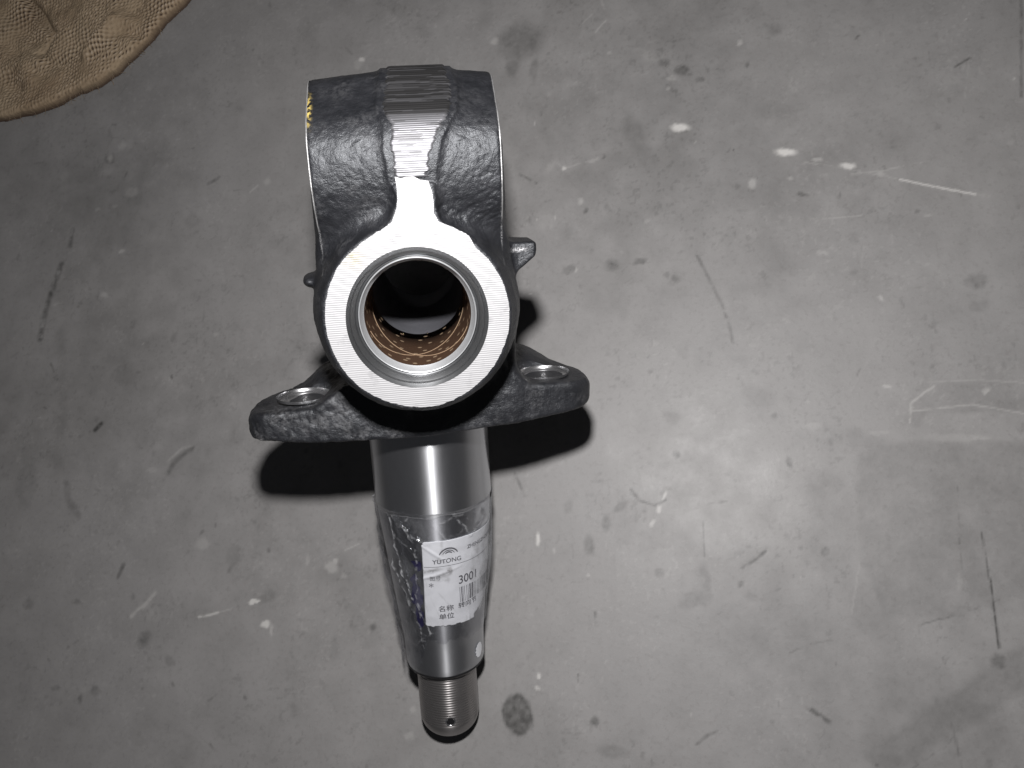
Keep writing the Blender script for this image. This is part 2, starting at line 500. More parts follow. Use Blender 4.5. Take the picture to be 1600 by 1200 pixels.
    for a in [([(1160, 887), (1178, 876), (1197, 861)], 5, .55), ([(1088, 1163), (1105, 1150), (1120, 1143)], 5, .5),
              ([(903, 1054), (902, 1078)], 4, .5), ([(930, 957), (930, 975)], 4, .5), ([(1260, 1103), (1278, 1117), (1296, 1129)], 7, .5),
              ([(1534, 832), (1550, 922), (1556, 970), (1561, 1012)], 4, .75, .15), ([(1497, 760), (1499, 840), (1504, 890)], 3, .35),
              ([(96, 412), (86, 440), (76, 467), (68, 498), (62, 529)], 8, .5, .2), ([(113, 358), (109, 384)], 7, .42, .1),
              ([(148, 672), (158, 662)], 6, .6, 0), ([(325, 287), (343, 277)], 5, .35, .1), ([(262, 738), (276, 718), (300, 700)], 7, .34, .15),
              ([(184, 902), (192, 882)], 6, .5, 0), ([(103, 755), (106, 780), (122, 805)], 9, .22, .1), ([(105, 1012), (121, 1001)], 5, .35),
              ([(985, 765), (1000, 782), (1022, 790), (1040, 781)], 4, .45, .15), ([(1492, 104), (1516, 90)], 4, .55, .1),
              ([(1090, 400), (1110, 440), (1128, 475), (1140, 510), (1146, 535)], 5, .35, .2), ([(812, 272), (838, 286)], 4, .4),
              ([(1098, 815), (1100, 870)], 3, .4), ([(1110, 742), (1150, 741)], 3, .35), ([(1105, 787), (1135, 784)], 3, .4),
              ([(1234, 1020), (1262, 1008), (1300, 1000)], 4, .35), ([(1440, 975), (1500, 960), (1580, 930)], 3, .35),
              ([(90, 740), (100, 600), (95, 520)], 14, .09, 0), ([(1596, 0), (1596, 150)], 5, .4, .1), ([(805, 740), (818, 775)], 5, .4, .1),
              ([(30, 845), (20, 1000), (60, 1120)], 20, .07, 0), ([(325, 1095), (345, 1080)], 4, .25), ([(1120, 960), (1220, 920)], 3, .2),
              ([(1487, 1130), (1502, 1190), (1503, 1240)], 4, .3), ([(1420, 1205), (1480, 1165), (1503, 1130)], 4, .22)]:
        stroke(dark, *a)
    # pale drops, chips and scratches; two broad blobs paint the floor's hot spot
    for a in [(1063, 199, 15, 7, .95, 3, .4), (1227, 237, 16, 6.5, .95, 3, .4), (1324, 259, 12, 6, .85, 3, .4), (1277, 249, 9, 4, .45), (1175, 287, 7, 9, .45),
              (882, 262, 4, 4, .7), (1377, 272, 8, 4, .35), (927, 250, 9, 4, .3, -20), (840, 842, 4, 11, .75), (840, 1057, 4, 4, .7), (840, 1075, 5, 3, .6),
              (1038, 775, 3, 8, .6, 25), (1030, 795, 4, 7, .6, 25), (1020, 818, 3, 7, .5, 25), (397, 940, 10, 3.5, .85, -8, .25), (415, 975, 7, 5, .8),
              (423, 985, 3, 8, .4), (518, 886, 11, 8, .4, 35), (524, 878, 5, 5, .5), (316, 850, 12, 9, .3), (480, 875, 3, 9, .3), (205, 300, 11, 7, .28),
              (210, 265, 12, 12, .12), (165, 268, 12, 7, .16, -20), (100, 277, 6, 9, .16), (202, 225, 7, 9, .2), (152, 327, 4, 3, .25), (179, 322, 4, 3, .22),
              (190, 392, 5, 3, .4), (236, 735, 10, 4, .22), (565, 93, 5, 4, .7), (560, 100, 7, 8, .25), (1285, 395, 9, 4, .3), (1450, 335, 7, 3, .3),
              (1580, 222, 6, 5, .2), (1490, 125, 16, 9, .14), (1378, 466, 3, 6, .45, -30), (1010, 88, 20, 8, .2, 20), (1048, 122, 7, 5, .35), (1045, 137, 3, 4, .35),
              (953, 82, 4, 4, .3), (850, 345, 16, 16, .14), (1386, 604, 8, 4, .45), (1540, 610, 8, 5, .45, -40), (1500, 683, 60, 7, .22), (1530, 685, 18, 5, .3),
              (1372, 675, 20, 4, .2), (1425, 640, 4, 9, .35, 20), (1498, 910, 5, 16, .2, 10), (240, 960, 12, 10, .18), (130, 1078, 6, 4, .2),
              (645, 1110, 5, 5, .3), (640, 1150, 8, 6, .3), (605, 1150, 20, 20, .08), (560, 1175, 24, 14, .1), (1270, 665, 14, 6, .2),
              (1130, 790, 90, 60, .10, 0, .9), (1160, 720, 60, 40, .07, 0, .9)]:
        blob(light, *a)
    for a in [([(1406, 280), (1440, 287), (1500, 299), (1524, 303)], 4, .75, 0), ([(1500, 299), (1545, 306)], 7, .2, 0),
              ([(1330, 272), (1380, 266), (1440, 253)], 3, .3, .2), ([(1250, 252), (1320, 262), (1400, 279)], 3, .3, .3),
              ([(1270, 342), (1345, 337)], 3, .28, .1), ([(930, 50), (946, 32)], 3, .35, .1), ([(910, 35), (925, 22)], 3, .25, .1),
              ([(205, 963), (225, 946), (243, 926)], 7, .42, .25), ([(222, 950), (238, 935)], 12, .2, .3), ([(310, 964), (328, 961), (341, 957)], 3.5, .7, .1),
              ([(341, 957), (362, 951)], 2, .35, .1), ([(262, 720), (284, 700), (300, 697)], 4, .3, .2), ([(838, 342), (848, 356), (868, 352), (866, 335)], 3, .42, .35),
              ([(1422, 660), (1424, 630), (1446, 612), (1460, 603)], 4, .42, .15), ([(1425, 642), (1520, 632), (1600, 646)], 3.5, .36, .1),
              ([(1450, 596), (1530, 594), (1640, 600)], 3, .25, .1), ([(390, 300), (402, 290)], 3, .3, .1), ([(538, 860), (560, 850)], 2, .35, .1),
              ([(390, 740), (420, 728)], 2, .16, .1), ([(190, 1080), (200, 1150)], 3, .12, .1), ([(1515, 90), (1505, 170)], 3, .2, .3),
              ([(862, 250), (884, 262), (930, 248)], 2.5, .28, .3), ([(1345, 120), (1340, 150)], 2, .2, .2), ([(1345, 870), (1330, 960)], 3, .2, .2),
              ([(1350, 380), (1344, 430)], 2, .16, .2), ([(1358, 560), (1330, 610)], 2, .15, .2)]:
        stroke(light, *a)
    # many minor nicks strewn at random
    for k in range(110):
        u, v = random.uniform(0, 1600), random.uniform(0, 1200)
        a = random.uniform(0, math.pi); L = random.uniform(3, 14)
        p2 = (u + L * math.cos(a), v + L * math.sin(a))
        if random.random() < .62: stroke(dark, [(u, v), p2], random.uniform(2, 5), random.uniform(.08, .32), .2)
        else: stroke(light, [(u, v), p2], random.uniform(1.5, 4), random.uniform(.06, .28), .25)
    light = light ** 1.5 * .75
    for k in range(150):
        u, v = random.uniform(0, 1600), random.uniform(0, 1200); r0 = random.uniform(1.5, 6) * (1 + (random.random() < .12) * 1.5)
        tg, sv = (dark, random.uniform(.10, .42)) if random.random() < .7 else (light, random.uniform(.05, .28))
        blob(tg, u, v, r0, r0 * random.uniform(.4, 1), sv, random.uniform(-90, 90), .5)
    spk = np.clip((fbm(mx / 3.2, my / 3.2, seed=91, oct=3) - .64) * 9, 0, 1) * np.clip((fbm(mx / 45, my / 45, seed=93, oct=3) - .46) * 6, 0, 1)
    spl = np.clip((fbm(mx / 2.6, my / 2.6, seed=95, oct=3) - .66) * 9, 0, 1) * np.clip((fbm(mx / 50, my / 50, seed=97, oct=3) - .48) * 6, 0, 1)
    dark = np.maximum(dark, .17 * spk); light = np.maximum(light, .06 * spl)
    erod = fbm(fx / 3.0, fy / 3.0, seed=99, oct=3)
    dark = 1.35 * dark * np.clip(.75 + .9 * (erod - .35), .5, 1.2)
    tone = fbm(mx / 130, my / 130, seed=21, oct=5)
    fine = fbm(mx / 14, my / 14, seed=55, oct=5)
    veins = np.abs(fbm(wx / 26, wy / 26, seed=64, oct=4) - .5)
    cr = np.clip(1 - veins / .010, 0, 1) * np.clip((fbm(mx / 60, my / 60, seed=66) - .52) * 6, 0, 1)
    dark = np.clip(dark + .20 * cr + .55 * np.clip(tone - .47, -1, 1) + .34 * (fine - .5), -.3, 1)
    Z = (fbm(mx / 60, my / 60, seed=5, oct=3) - .5) * .0006 - .0003
    Z = Z - np.clip(dark, 0, 1) * .00010 + light * .00015
    ny_, nx_ = mx.shape
    V = np.stack([Xg, Yg, Z], 2).reshape(-1, 3)
    i = np.arange(ny_ - 1)[:, None]; j = np.arange(nx_ - 1)[None, :]
    Fq = np.stack([i * nx_ + j, i * nx_ + j + 1, (i + 1) * nx_ + j + 1, (i + 1) * nx_ + j], 2).reshape(-1, 4)
    m, nt, b = new_mat("worn_concrete")
    at = node(nt, 'ShaderNodeAttribute', attribute_name="wear")
    sep = nt.nodes.new('ShaderNodeSeparateColor'); nt.links.new(at.outputs['Color'], sep.inputs[0])
    v = objco(nt)
    n1 = noise(nt, v, 28, 7, .62); n2 = noise(nt, v, 260, 5, .65); n3 = noise(nt, v, 5, 4, .55); n4 = noise(nt, v, 1100, 3, .7)
    c = ramp(nt, n1, [(.3, (.170, .165, .160)), (.7, (.215, .209, .204))])
    c = mixc(nt, mth(nt, 'MULTIPLY', n3, .5), c, (.185, .184, .186))
    c = mixc(nt, mth(nt, 'MULTIPLY', mth(nt, 'SUBTRACT', n2, .52, True), 1.6, True), c, (.12, .115, .11))
    c = mixc(nt, mth(nt, 'MULTIPLY', mth(nt, 'SUBTRACT', n4, .55, True), 1.2, True), c, (.28, .275, .27))
    dk = mth(nt, 'MULTIPLY', sep.outputs[0], 1.0)
    c = mixc(nt, mth(nt, 'MAXIMUM', dk, 0), c, (.048, .047, .045))
    c = mixc(nt, sep.outputs[1], c, (.55, .54, .52))
    nt.links.new(c, b.inputs['Base Color'])
    rr = nt.nodes.new('ShaderNodeMapRange'); nt.links.new(n1, rr.inputs[0])
    rr.inputs[1].default_value = .25; rr.inputs[2].default_value = .75
    rr.inputs[3].default_value = .40; rr.inputs[4].default_value = .60
    nt.links.new(rr.outputs[0], b.inputs['Roughness'])
    b.inputs['Specular IOR Level'].default_value = .36
    p = bump(nt, None, n2, .12, .0005)
    bump(nt, b, n4, .12, .0002, p)
    o = mesh_obj("floor", V, Fq, m, None, True, local=False)
    arr = np.stack([np.clip(dark, 0, 1).ravel(), light.ravel(), tone.ravel()], 1)
    set_attr(o, arr)
    tag(o, "smooth grey concrete floor with stains, chips and scratches", kind='structure')
    return o


build_floor()


# ---------------------------------------------------------------- the forging: one signed distance field
def smin(a, b, k):
    h = np.clip(.5 + .5 * (b - a) / k, 0, 1)
    return b * (1 - h) + a * h - k * h * (1 - h)


def smax(a, b, k): return -smin(-a, -b, k)


def box(x, y, z, lo, hi, r=0.0):
    cx = [(a + b) / 2 for a, b in zip(lo, hi)]; hh = [(b - a) / 2 - r for a, b in zip(lo, hi)]
    q = [np.abs(p - c) - s for p, c, s in zip((x, y, z), cx, hh)]
    out = np.sqrt(sum(np.maximum(t, 0) ** 2 for t in q))
    return out + np.minimum(np.maximum(q[0], np.maximum(q[1], q[2])), 0) - r


def ellipsoid(x, y, z, c, r):
    k0 = np.sqrt(((x - c[0]) / r[0]) ** 2 + ((y - c[1]) / r[1]) ** 2 + ((z - c[2]) / r[2]) ** 2)
    return (k0 - 1) * min(r)


YZC = (74.0, -50.0)


def ridge2d(y, z, R):
    d = np.hypot(y - YZC[0], z - YZC[1]) - R
    pl = (y - 93) * math.sin(math.radians(50)) + (z + 3.75) * math.cos(math.radians(50)) - (R - 50.0)
    return smax(smax(d, pl, 5.0), y - 119.5 - (R - 50.0), 6.0)


STRIP_Y = [20, 47, 52, 56, 62, 67, 74, 79, 84, 90, 95, 100, 108, 118, 126]
STRIP_L = [-14, -7.6, -5.6, -4.9, -5.0, -5.9, -6.1, -7.0, -6.4, -6.2, -9.0, -9.4, -7.6, -6.9, -6.8]
STRIP_R = [22, 11.6, 11.0, 11.2, 10.4, 9.6, 11.6, 13.2, 15.0, 18.6, 22.4, 23.6, 24.2, 22.0, 21.5]


def strip_lr(y):
    return np.interp(y, STRIP_Y, STRIP_L), np.interp(y, STRIP_Y, STRIP_R)


SPOTS = [(-70.0, -55.5, -80.0), (71.0, -52.5, -82.0)]
BORE_R = 27.3


def body_sdf(p):
    x, y, z = p[:, 0], p[:, 1], p[:, 2]
    rad = np.hypot(x, y)
    # kingpin barrel, flared below the machined face
    rb = np.interp(-z, [-5, 0, 3, 10, 25, 45, 110, 150, 300], [44.6, 45.0, 46.2, 49.0, 52.0, 53.5, 52.0, 46.5, 46.0])
    barrel = smax(smax(rad - rb, z + .5, 1.2), -(z + 268), 2.5)
    # cross boss with forging draft towards its ends
    draft = .072 * np.abs(x - 5) + .0003 * x * x
    blk = smax(smax(ridge2d(y, z, 49.2) + draft, np.abs(x) - 44.6, 2.0), -(z + 97.0), 4.0)
    # core between the two bosses
    core = box(x, y, z, (-44.3, -5, -190), (44.3, 82, -27), 4.0)
    d = smin(blk, core, 14.0)
    d = smin(d, barrel, 11.0)
    # scooped hollows on both flanks of the neck
    # neck rib with ragged trimmed parting line
    l, r_ = strip_lr(y)
    xc = (l + r_) / 2; hw = (r_ - l) / 2 + 1.2
    top = np.where(y < 74, z + .4, ridge2d(y, z, 49.6))
    flank = (np.abs(x - xc) - hw - np.maximum(-z - 1, 0) * .16 * (y < 80)) * .95
    rib = smax(smax(flank, top, 1.0), np.maximum(-(y - 10), -(z + 60)), 4.0)
    d = smin(d, rib, 5.5)
    # flange
    zt = np.interp(x, [-100, -60, 0, 60, 94], [-62, -54.5, -50.0, -54.5, -63])
    yb = np.interp(x, [-103, -62, -45, 45, 60, 97], [-60.0, -56.0, -45, -44, -54, -60])
    fx = np.abs(x + 2) - 101.0
    ybot = -76.5 + .03 * x + .0004 * x * x; yb = yb + .03 * x * (x > 0) + .0003 * x * x * (x > 0)
    fz = np.maximum(z - zt, (np.interp(np.abs(x), [0, 50, 82, 104], [-152, -150, -118, -94]) - z) * .8)
    fy = np.maximum(ybot - y, (y - yb) * .93)
    # round the outer corners both in plan and in elevation
    q1 = np.maximum(fx + 6, 0); q2 = np.maximum(fy + 6, 0)
    plan = np.sqrt(q1 ** 2 + q2 ** 2) + np.minimum(np.maximum(fx + 6, fy + 6), 0) - 6
    q1 = np.maximum(fx + 16, 0); q2 = np.maximum(fz + 16, 0)
    elev = np.sqrt(q1 ** 2 + q2 ** 2) + np.minimum(np.maximum(fx + 16, fz + 16), 0) - 16
    fl_ = smax(plan, elev, 3.5)
    fl_ = smax(fl_, ybot - y, 1.2)
    d = smin(d, fl_, 12.0)
    # swellings behind the flange, low down
    d = smin(d, ellipsoid(x, y, z, (-47, -57, -116), (24, 15, 32)), 8.0)
    d = smin(d, ellipsoid(x, y, z, (52, -56, -118), (24, 15, 32)), 8.0)
    # buttress at the right between barrel and flange
    d = smin(d, box(x, y, z, (36, -66, -150), (52, 0, -56), 3.0), 11.0)
    # lug and trimming nub
    lug = box(x, y, z, (30, 11, -82), (64.5, 30, -41), 2.0)
    lug = smax(lug, (x - 57) * .6 - (y - 17) * .8, 1.5)
    d = smin(d, lug, 4.0)
    d = smin(d, ellipsoid(x, y, z, (-53, 17, -40), (4.6, 3.6, 12)), 2.5)
    # machined hollows
    for sx, sy, sz in SPOTS:
        rr = np.hypot(x - sx, z - sz)
        d = smax(d, -smax(rr - 15.6, -(y - (sy - 1.0)), .4), .5)
    d = smax(d, -(rad - BORE_R - .6), .3)
    d = smax(d, -smax(rad - 34.4, -(z + 12), .3), .3)
    rx = np.hypot(y - YZC[0], z - YZC[1])
    d = smax(d, -(rx - 22.0), .5)      # bore through the cross boss
    d = np.maximum(d, np.where(y < 63, z + .45, -9))
    d = np.maximum(d, np.where((y >= 63) & (z > -60), np.maximum(ridge2d(y, z, 49.35), np.where(y < 74, z + .5, -9)), -9))
    return d


def build_body(root):
    h = .80
    lo = np.array([-108.0, -84.0, -274.0]); hi = np.array([104.0, 130.0, 6.0])
    B = 8
    nb = np.ceil((hi - lo) / (h * B)).astype(int)
    n = nb * B
    bc = np.stack(np.meshgrid(*[(np.arange(k) + .5) * B * h + lo[a] for a, k in enumerate(nb)], indexing='ij'), -1)
    dc = body_sdf(bc.reshape(-1, 3)).reshape(nb)
    bg = 3 * h
    arr = np.repeat(np.repeat(np.repeat(np.where(dc > 0, bg, -bg), B, 0), B, 1), B, 2).astype(np.float32)
    act = np.argwhere(np.abs(dc) < h * B * .9 + 4.0)
    off = np.stack(np.meshgrid(*[np.arange(B)] * 3, indexing='ij'), -1).reshape(-1, 3)
    for s in range(0, len(act), 800):
        a = act[s:s + 800]
        idx = (a[:, None, :] * B + off[None]).reshape(-1, 3)
        d = body_sdf(idx * h + lo)
        arr[idx[:, 0], idx[:, 1], idx[:, 2]] = np.clip(d, -bg, bg)
    g = openvdb.FloatGrid(bg); g.copyFromArray(arr, tolerance=0.0)
    pts, quads = g.convertToQuads(0.0)
    p = pts.astype(float) * h + lo
    quads = quads.astype(np.int32)

    def grad(p):
        e = .35; G = np.zeros_like(p)
        for a in range(3):
            q = p.copy(); q[:, a] += e; r = p.copy(); r[:, a] -= e
            G[:, a] = (body_sdf(q) - body_sdf(r)) / (2 * e)
        return G
    for _ in range(2):
        G = grad(p); d = body_sdf(p)
        p = p - G * np.clip(d / np.maximum((G ** 2).sum(1), .3), -.5, .5)[:, None]
    G = grad(p); G /= np.linalg.norm(G, axis=1)[:, None] + 1e-9
    x, y, z = p.T
    rad = np.hypot(x, y)
    # forging skin: lumps, scale and flow marks, none where it was machined
    l, r_ = strip_lr(y)
    mach = np.clip((rad - 36) / 3, 0, 1)
    for sx, sy, sz in SPOTS: mach = np.minimum(mach, np.clip((np.hypot(x - sx, z - sz) - 16) / 2 + (y > sy + 4), 0, 1))
    on = np.clip(np.maximum(np.maximum(l - x, x - r_) / 1.5, 0), 0, 1)
    top_ = np.where(y < 74, (z < -1.5) * 1.0, (ridge2d(y, z, 49.6) < -.8) * 1.0)
    mach = mach * np.where((y > 40), np.maximum(on, top_), 1)
    mach = mach * np.where((y <= 48) & (z > -1.6), 0, 1)
    mach = mach * np.where(np.abs(x) > 44.2, np.where((y > 25) & (z > -98) & (z < -2) & (np.hypot(y - 74, z + 50) < 50), .15, 1), 1)
    lump = (fbm(x / 13, y / 13, z / 13, 11, 3) - .5) * 2.2
    rough = (fbm(x / 3.6, y / 3.6, z / 3.6, 17, 3) - .5) * 1.0
    ridg = 1 - np.abs(fbm((x + .9 * y) / 9.0, (y - .5 * x) / 3.2, z / 6, 29, 3) - .5) * 9
    ridg = np.clip(ridg, 0, 1) * np.clip((fbm(x / 20, y / 20, z / 20, 41, 2) - .40) * 5, 0, 1)
    zone = np.clip((y - 35) / 10, 0, 1) * np.clip((92 - y) / 8, 0, 1)
    lowr = (y < -40) * np.clip((-x - 20) / 20, 0, 1)
    disp = lump * .45 + rough * (.45 + .35 * zone + .8 * lowr) - ridg * .5 * np.clip(zone + lowr, .15, 1)
    disp *= np.clip((y + 79) / 3, .12, 1)
    p = p + G * (disp * mach)[:, None]
    # orientation: make normals point outwards
    a, b, c = p[quads[:, 0]], p[quads[:, 1]], p[quads[:, 2]]
    fn = np.cross(b - a, c - a)
    if ((fn * G[quads[:, 0]]).sum(1) > 0).mean() < .5: quads = quads[:, ::-1]
    o = mesh_obj("forged_body", p, quads.copy(), M['forging'], root)
    # wear masks
    x, y, z = p.T
    w = np.zeros((len(p), 3))
    scu = np.clip((fbm(x / 9, y / 9, z / 9, 91, 3) - .50) * 6, 0, 1)
    w[:, 0] = scu * np.where(y < -42, .6, .25) * np.where(z > -75, 1, .4) * np.where(x < 10, 1, .5)
    w[:, 1] = np.clip(1 - (x + 44) / 2.2, 0, 1) * np.clip(1 - np.abs(y - 98) / 10, 0, 1) * np.clip((z + 60) / 20, 0, 1) * 1.5
    # bare edges of the cross boss end faces, bruised edge under the flange corner and on the lug
    edge = .5 * np.clip(1 - np.abs(np.abs(x) - 44.4) / .45, 0, 1) * (y > 22) * (z > -60) * np.clip((fbm(y / 6, z / 6, seed=4) - .3) * 4, 0, 1)
    edge = np.maximum(edge, np.clip(1 - np.hypot(x + 95, y + 76) / 4, 0, 1) * .6)
    edge = np.maximum(edge, np.clip(1 - np.hypot((x - 55) / 6, (y - 26) / 1.6) , 0, 1) * (z > -50) * (x > 44))
    w[:, 2] = edge
    set_attr(o, w)
    o['label'] = "rough black painted forging with scuffs and bare edges"
    return o


# ---------------------------------------------------------------- the knuckle
root = bpy.data.objects.new("steering_knuckle", None)
root.empty_display_size = .05
COL.objects.link(root)
bw = OW + RK @ (BASE / 1000.0)
root.matrix_world = Matrix([[*RK[0], bw[0]], [*RK[1], bw[1]], [*RK[2], bw[2]], [0, 0, 0, 1]])
tag(root, "black forged steering knuckle with white milled ring and labelled steel spindle, lying on concrete", "steering knuckle")
build_body(root)


def plate_from_outline(name, outer, inner, z, thick, mat, parent):
    """flat milled plate with a hole, real thickness downwards"""
    bm = bmesh.new()
    loops = []
    for L in (outer, inner):
        vs = [bm.verts.new((a, b, z)) for a, b in L]
        loops.append([bm.edges.new((vs[i], vs[(i + 1) % len(vs)])) for i in range(len(vs))])
    r = bmesh.ops.triangle_fill(bm, use_beauty=True, edges=[e for l in loops for e in l])
    fs = [g for g in r['geom'] if isinstance(g, bmesh.types.BMFace)]
    for f in fs:
        if f.normal.z < 0: f.normal_flip()
    ext = bmesh.ops.extrude_face_region(bm, geom=fs)
    vs = [g for g in ext['geom'] if isinstance(g, bmesh.types.BMVert)]
    # moved copy becomes the top, original faces stay below and close the plate
    for v in bm.verts:
        if v not in set(vs): v.co.z = z - thick
    bmesh.ops.recalc_face_normals(bm, faces=bm.faces)
    for v in bm.verts: v.co = (v.co - Vector(BASE)) / 1000.0
    me = bpy.data.meshes.new(name); bm.to_mesh(me); bm.free()
    me.materials.append(mat)
    o = bpy.data.objects.new(name, me); COL.objects.link(o); o.parent = parent
    return o


def densify(P, step=.8, jit=.35, seed=1):
    out = []
    P = [np.array(p, float) for p in P]
    for a, b in zip(P, P[1:] + P[:1]):
        n = max(1, int(np.linalg.norm(b - a) / step))
        for i in range(n): out.append(a + (b - a) * i / n)
    out = np.array(out)
    c = out - out.mean(0); L = np.linalg.norm(c, axis=1)[:, None]
    nn = (fbm(out[:, 0] / 1.6, out[:, 1] / 1.6, seed=seed, oct=3) - .5)[:, None] * 2
    return out + c / L * nn * jit


outer = []
for t in np.linspace(math.radians(134), math.radians(360 + 47), 110):
    rr = 44.0 + .35 * math.sin(3 * t + 1) - .5 * max(0, math.cos(t - math.radians(252))) ** 8 + .5 * max(0, math.cos(t - math.radians(278))) ** 30
    outer.append((rr * math.cos(t), rr * math.sin(t)))
neck = [(27.0, 37.9), (20.9, 41.8), (13.4, 45.1), (11.2, 49.3), (11.3, 54.5), (11.0, 59.2), (9.6, 63.9), (6.0, 65.0), (1.0, 66.8), (-3.0, 65.6),
        (-5.6, 66.6), (-5.1, 61.7), (-5.2, 56.2), (-6.2, 51.6), (-8.6, 46.4), (-15.9, 41.9), (-23.4, 37.6)]
outline = densify(outer + neck, .8, .45, 5)
hole = [(34.2 * math.cos(t), 34.2 * math.sin(t)) for t in np.linspace(0, 2 * np.pi, 120, endpoint=False)]
face = plate_from_outline("machined_face", outline, hole, .15, 1.4, M['face'], root)


# ground strip: curved bare sheet following the trimmed ridge over the cross boss
def strip_point(s):
    """s: arc parameter; 0..8 flat part from y=66, then around the boss"""
    if s <= 8: return 66.0 + s, .0
    phi = math.radians(90 - (s - 8) * 1.18)
    a, b = 40.0, 60.0
    for _ in range(28):
        r = (a + b) / 2
        y = YZC[0] + r * math.cos(phi); z = YZC[1] + r * math.sin(phi)
        if float(ridge2d(np.array(y), np.array(z), 49.9)) > 0: b = r
        else: a = r
    return y, z


S_ = np.arange(0, 84, .45); ncol = 34
yz = np.array([strip_point(s) for s in S_])
l, r_ = strip_lr(yz[:, 0])
l = l + (fbm(S_ / 1.6, S_ * 0, seed=71, oct=3) - .5) * 3.2; r_ = r_ + (fbm(S_ / 1.6, S_ * 0 + 9, seed=73, oct=3) - .5) * 3.2
tt = np.linspace(0, 1, ncol)
Xs = l[:, None] + (r_ - l)[:, None] * tt[None]
tan = np.gradient(yz, axis=0); tan /= np.linalg.norm(tan, axis=1)[:, None]
nrm = np.stack([-tan[:, 1], tan[:, 0]], 1); nrm *= np.sign(nrm[:, 1:2] + nrm[:, 0:1])
g = (fbm(S_[:, None] / .9 + Xs * .02, Xs / 30, seed=81, oct=3) - .5) * .22
g = g + .15 * (fbm(S_[:, None] / 4, Xs / 20, seed=83, oct=2) - .5)
edge = np.minimum(tt, 1 - tt)[None]
offs = .25 + g * np.clip(edge * 8, 0, 1) - np.clip(1 - edge * 16, 0, 1) * 1.4
offs[0] -= .5; offs[-1] -= 1
Vs = np.stack([Xs, yz[:, 0:1] + nrm[:, 0:1] * offs, yz[:, 1:2] + nrm[:, 1:2] * offs], 2).reshape(-1, 3)
i = np.arange(len(S_) - 1)[:, None]; j = np.arange(ncol - 1)[None]
Fs = np.stack([i * ncol + j, i * ncol + j + 1, (i + 1) * ncol + j + 1, (i + 1) * ncol + j], 2).reshape(-1, 4)
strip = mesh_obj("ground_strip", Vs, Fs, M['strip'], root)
pw = np.clip((S_ - 26) / 4, 0, 1)[:, None] * np.clip(.95 - .35 * (fbm(S_[:, None] / .7 + Xs * .02, Xs / 30, seed=85, oct=3) > .56) , 0, 1)  # shade of the upper slope put into the strip's colour
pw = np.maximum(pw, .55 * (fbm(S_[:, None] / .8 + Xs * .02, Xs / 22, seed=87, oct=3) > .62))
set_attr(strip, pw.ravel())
strip['label'] = "streaky ground strip along the neck, bright below and dark towards the top"

# milled end faces of the cross boss: rings standing just proud of the black sides
for sx in (-1, 1):
    x0 = sx * 44.2
    prof = [(22.5, x0), (22.5, x0 + sx * .5), (23.2, x0 + sx * .8), (43.4, x0 + sx * .8), (44.0, x0 + sx * .4), (44.0, x0)]
    V, Fq = lathe(prof, 120, 'X', YZC)
    dy, dz = V[:, 1] - YZC[0], V[:, 2] - YZC[1]; rr0 = np.hypot(dy, dz); ca, sa = dy / rr0, dz / rr0
    lo_, hi_ = np.full(len(V), 20.0), np.full(len(V), 60.0)
    for _ in range(24):
        md = (lo_ + hi_) / 2; ins = ridge2d(YZC[0] + md * ca, YZC[1] + md * sa, 49.2) + 3.7 < 0
        lo_ = np.where(ins, md, lo_); hi_ = np.where(ins, hi_, md)
    lim = lo_ - .5 + (fbm(V[:, 1] / 3, V[:, 2] / 3, seed=501, oct=2) - .5) * .8
    rr1 = np.where(rr0 > 40, np.minimum(lim, 46.5) - (44.0 - rr0), rr0)
    V[:, 1] = YZC[0] + rr1 * ca; V[:, 2] = YZC[1] + rr1 * sa
    o = mesh_obj("boss_end_face", V, Fq, M['endface'], root); fix_normals(o); sharp(o)

# counterbore, bushing and bore
V, Fq = lathe([(34.25, .15), (34.0, -.2), (32.6, -1.6), (32.4, -4.8), (31.9, -5.3), (30.6, -7.4), (30.4, -8.6), (30.1, -9.6), (29.3, -9.7), (29.2, -13), (29.2, -15)], 160)
o = mesh_obj("counterbore", V, Fq[:, ::-1], M['seat'], root); sharp(o, 22)
bush = bpy.data.objects.new("bushing", None); COL.objects.link(bush); bush.parent = root
V, Fq = lathe([(28.9, -16.0), (28.9, -8.4), (28.7, -8.0), (28.3, -8.1), (26.9, -14.0), (26.5, -14.6)], 160)
o = mesh_obj("steel_shell", V, Fq, M['shell'], bush); fix_normals(o); sharp(o, 30)
V, Fq = lathe([(26.5, -14.6), (26.35, -15.5), (26.3, -60), (26.3, -97), (27.6, -97.2)], 160)
o = mesh_obj("bronze_liner", V, Fq[:, ::-1], M['bronze'], bush)
V, Fq = lathe([(27.5, -96.5), (27.2, -140), (27.2, -203), (27.0, -204), (27.6, -205), (27.6, -266)], 128)
o = mesh_obj("bore_wall", V, Fq[:, ::-1], M['bore'], root); sharp(o, 30)

bz_ = Vector((0 - BASE[0], 0 - BASE[1], 0 - BASE[2])) / 1000.0      # origins on the kingpin axis
for o in [c for c in list(root.children) + list(bush.children) if c.name in ('counterbore', 'bore_wall', 'steel_shell')]:
    o.data.transform(Matrix.Translation(-bz_)); o.location = bz_

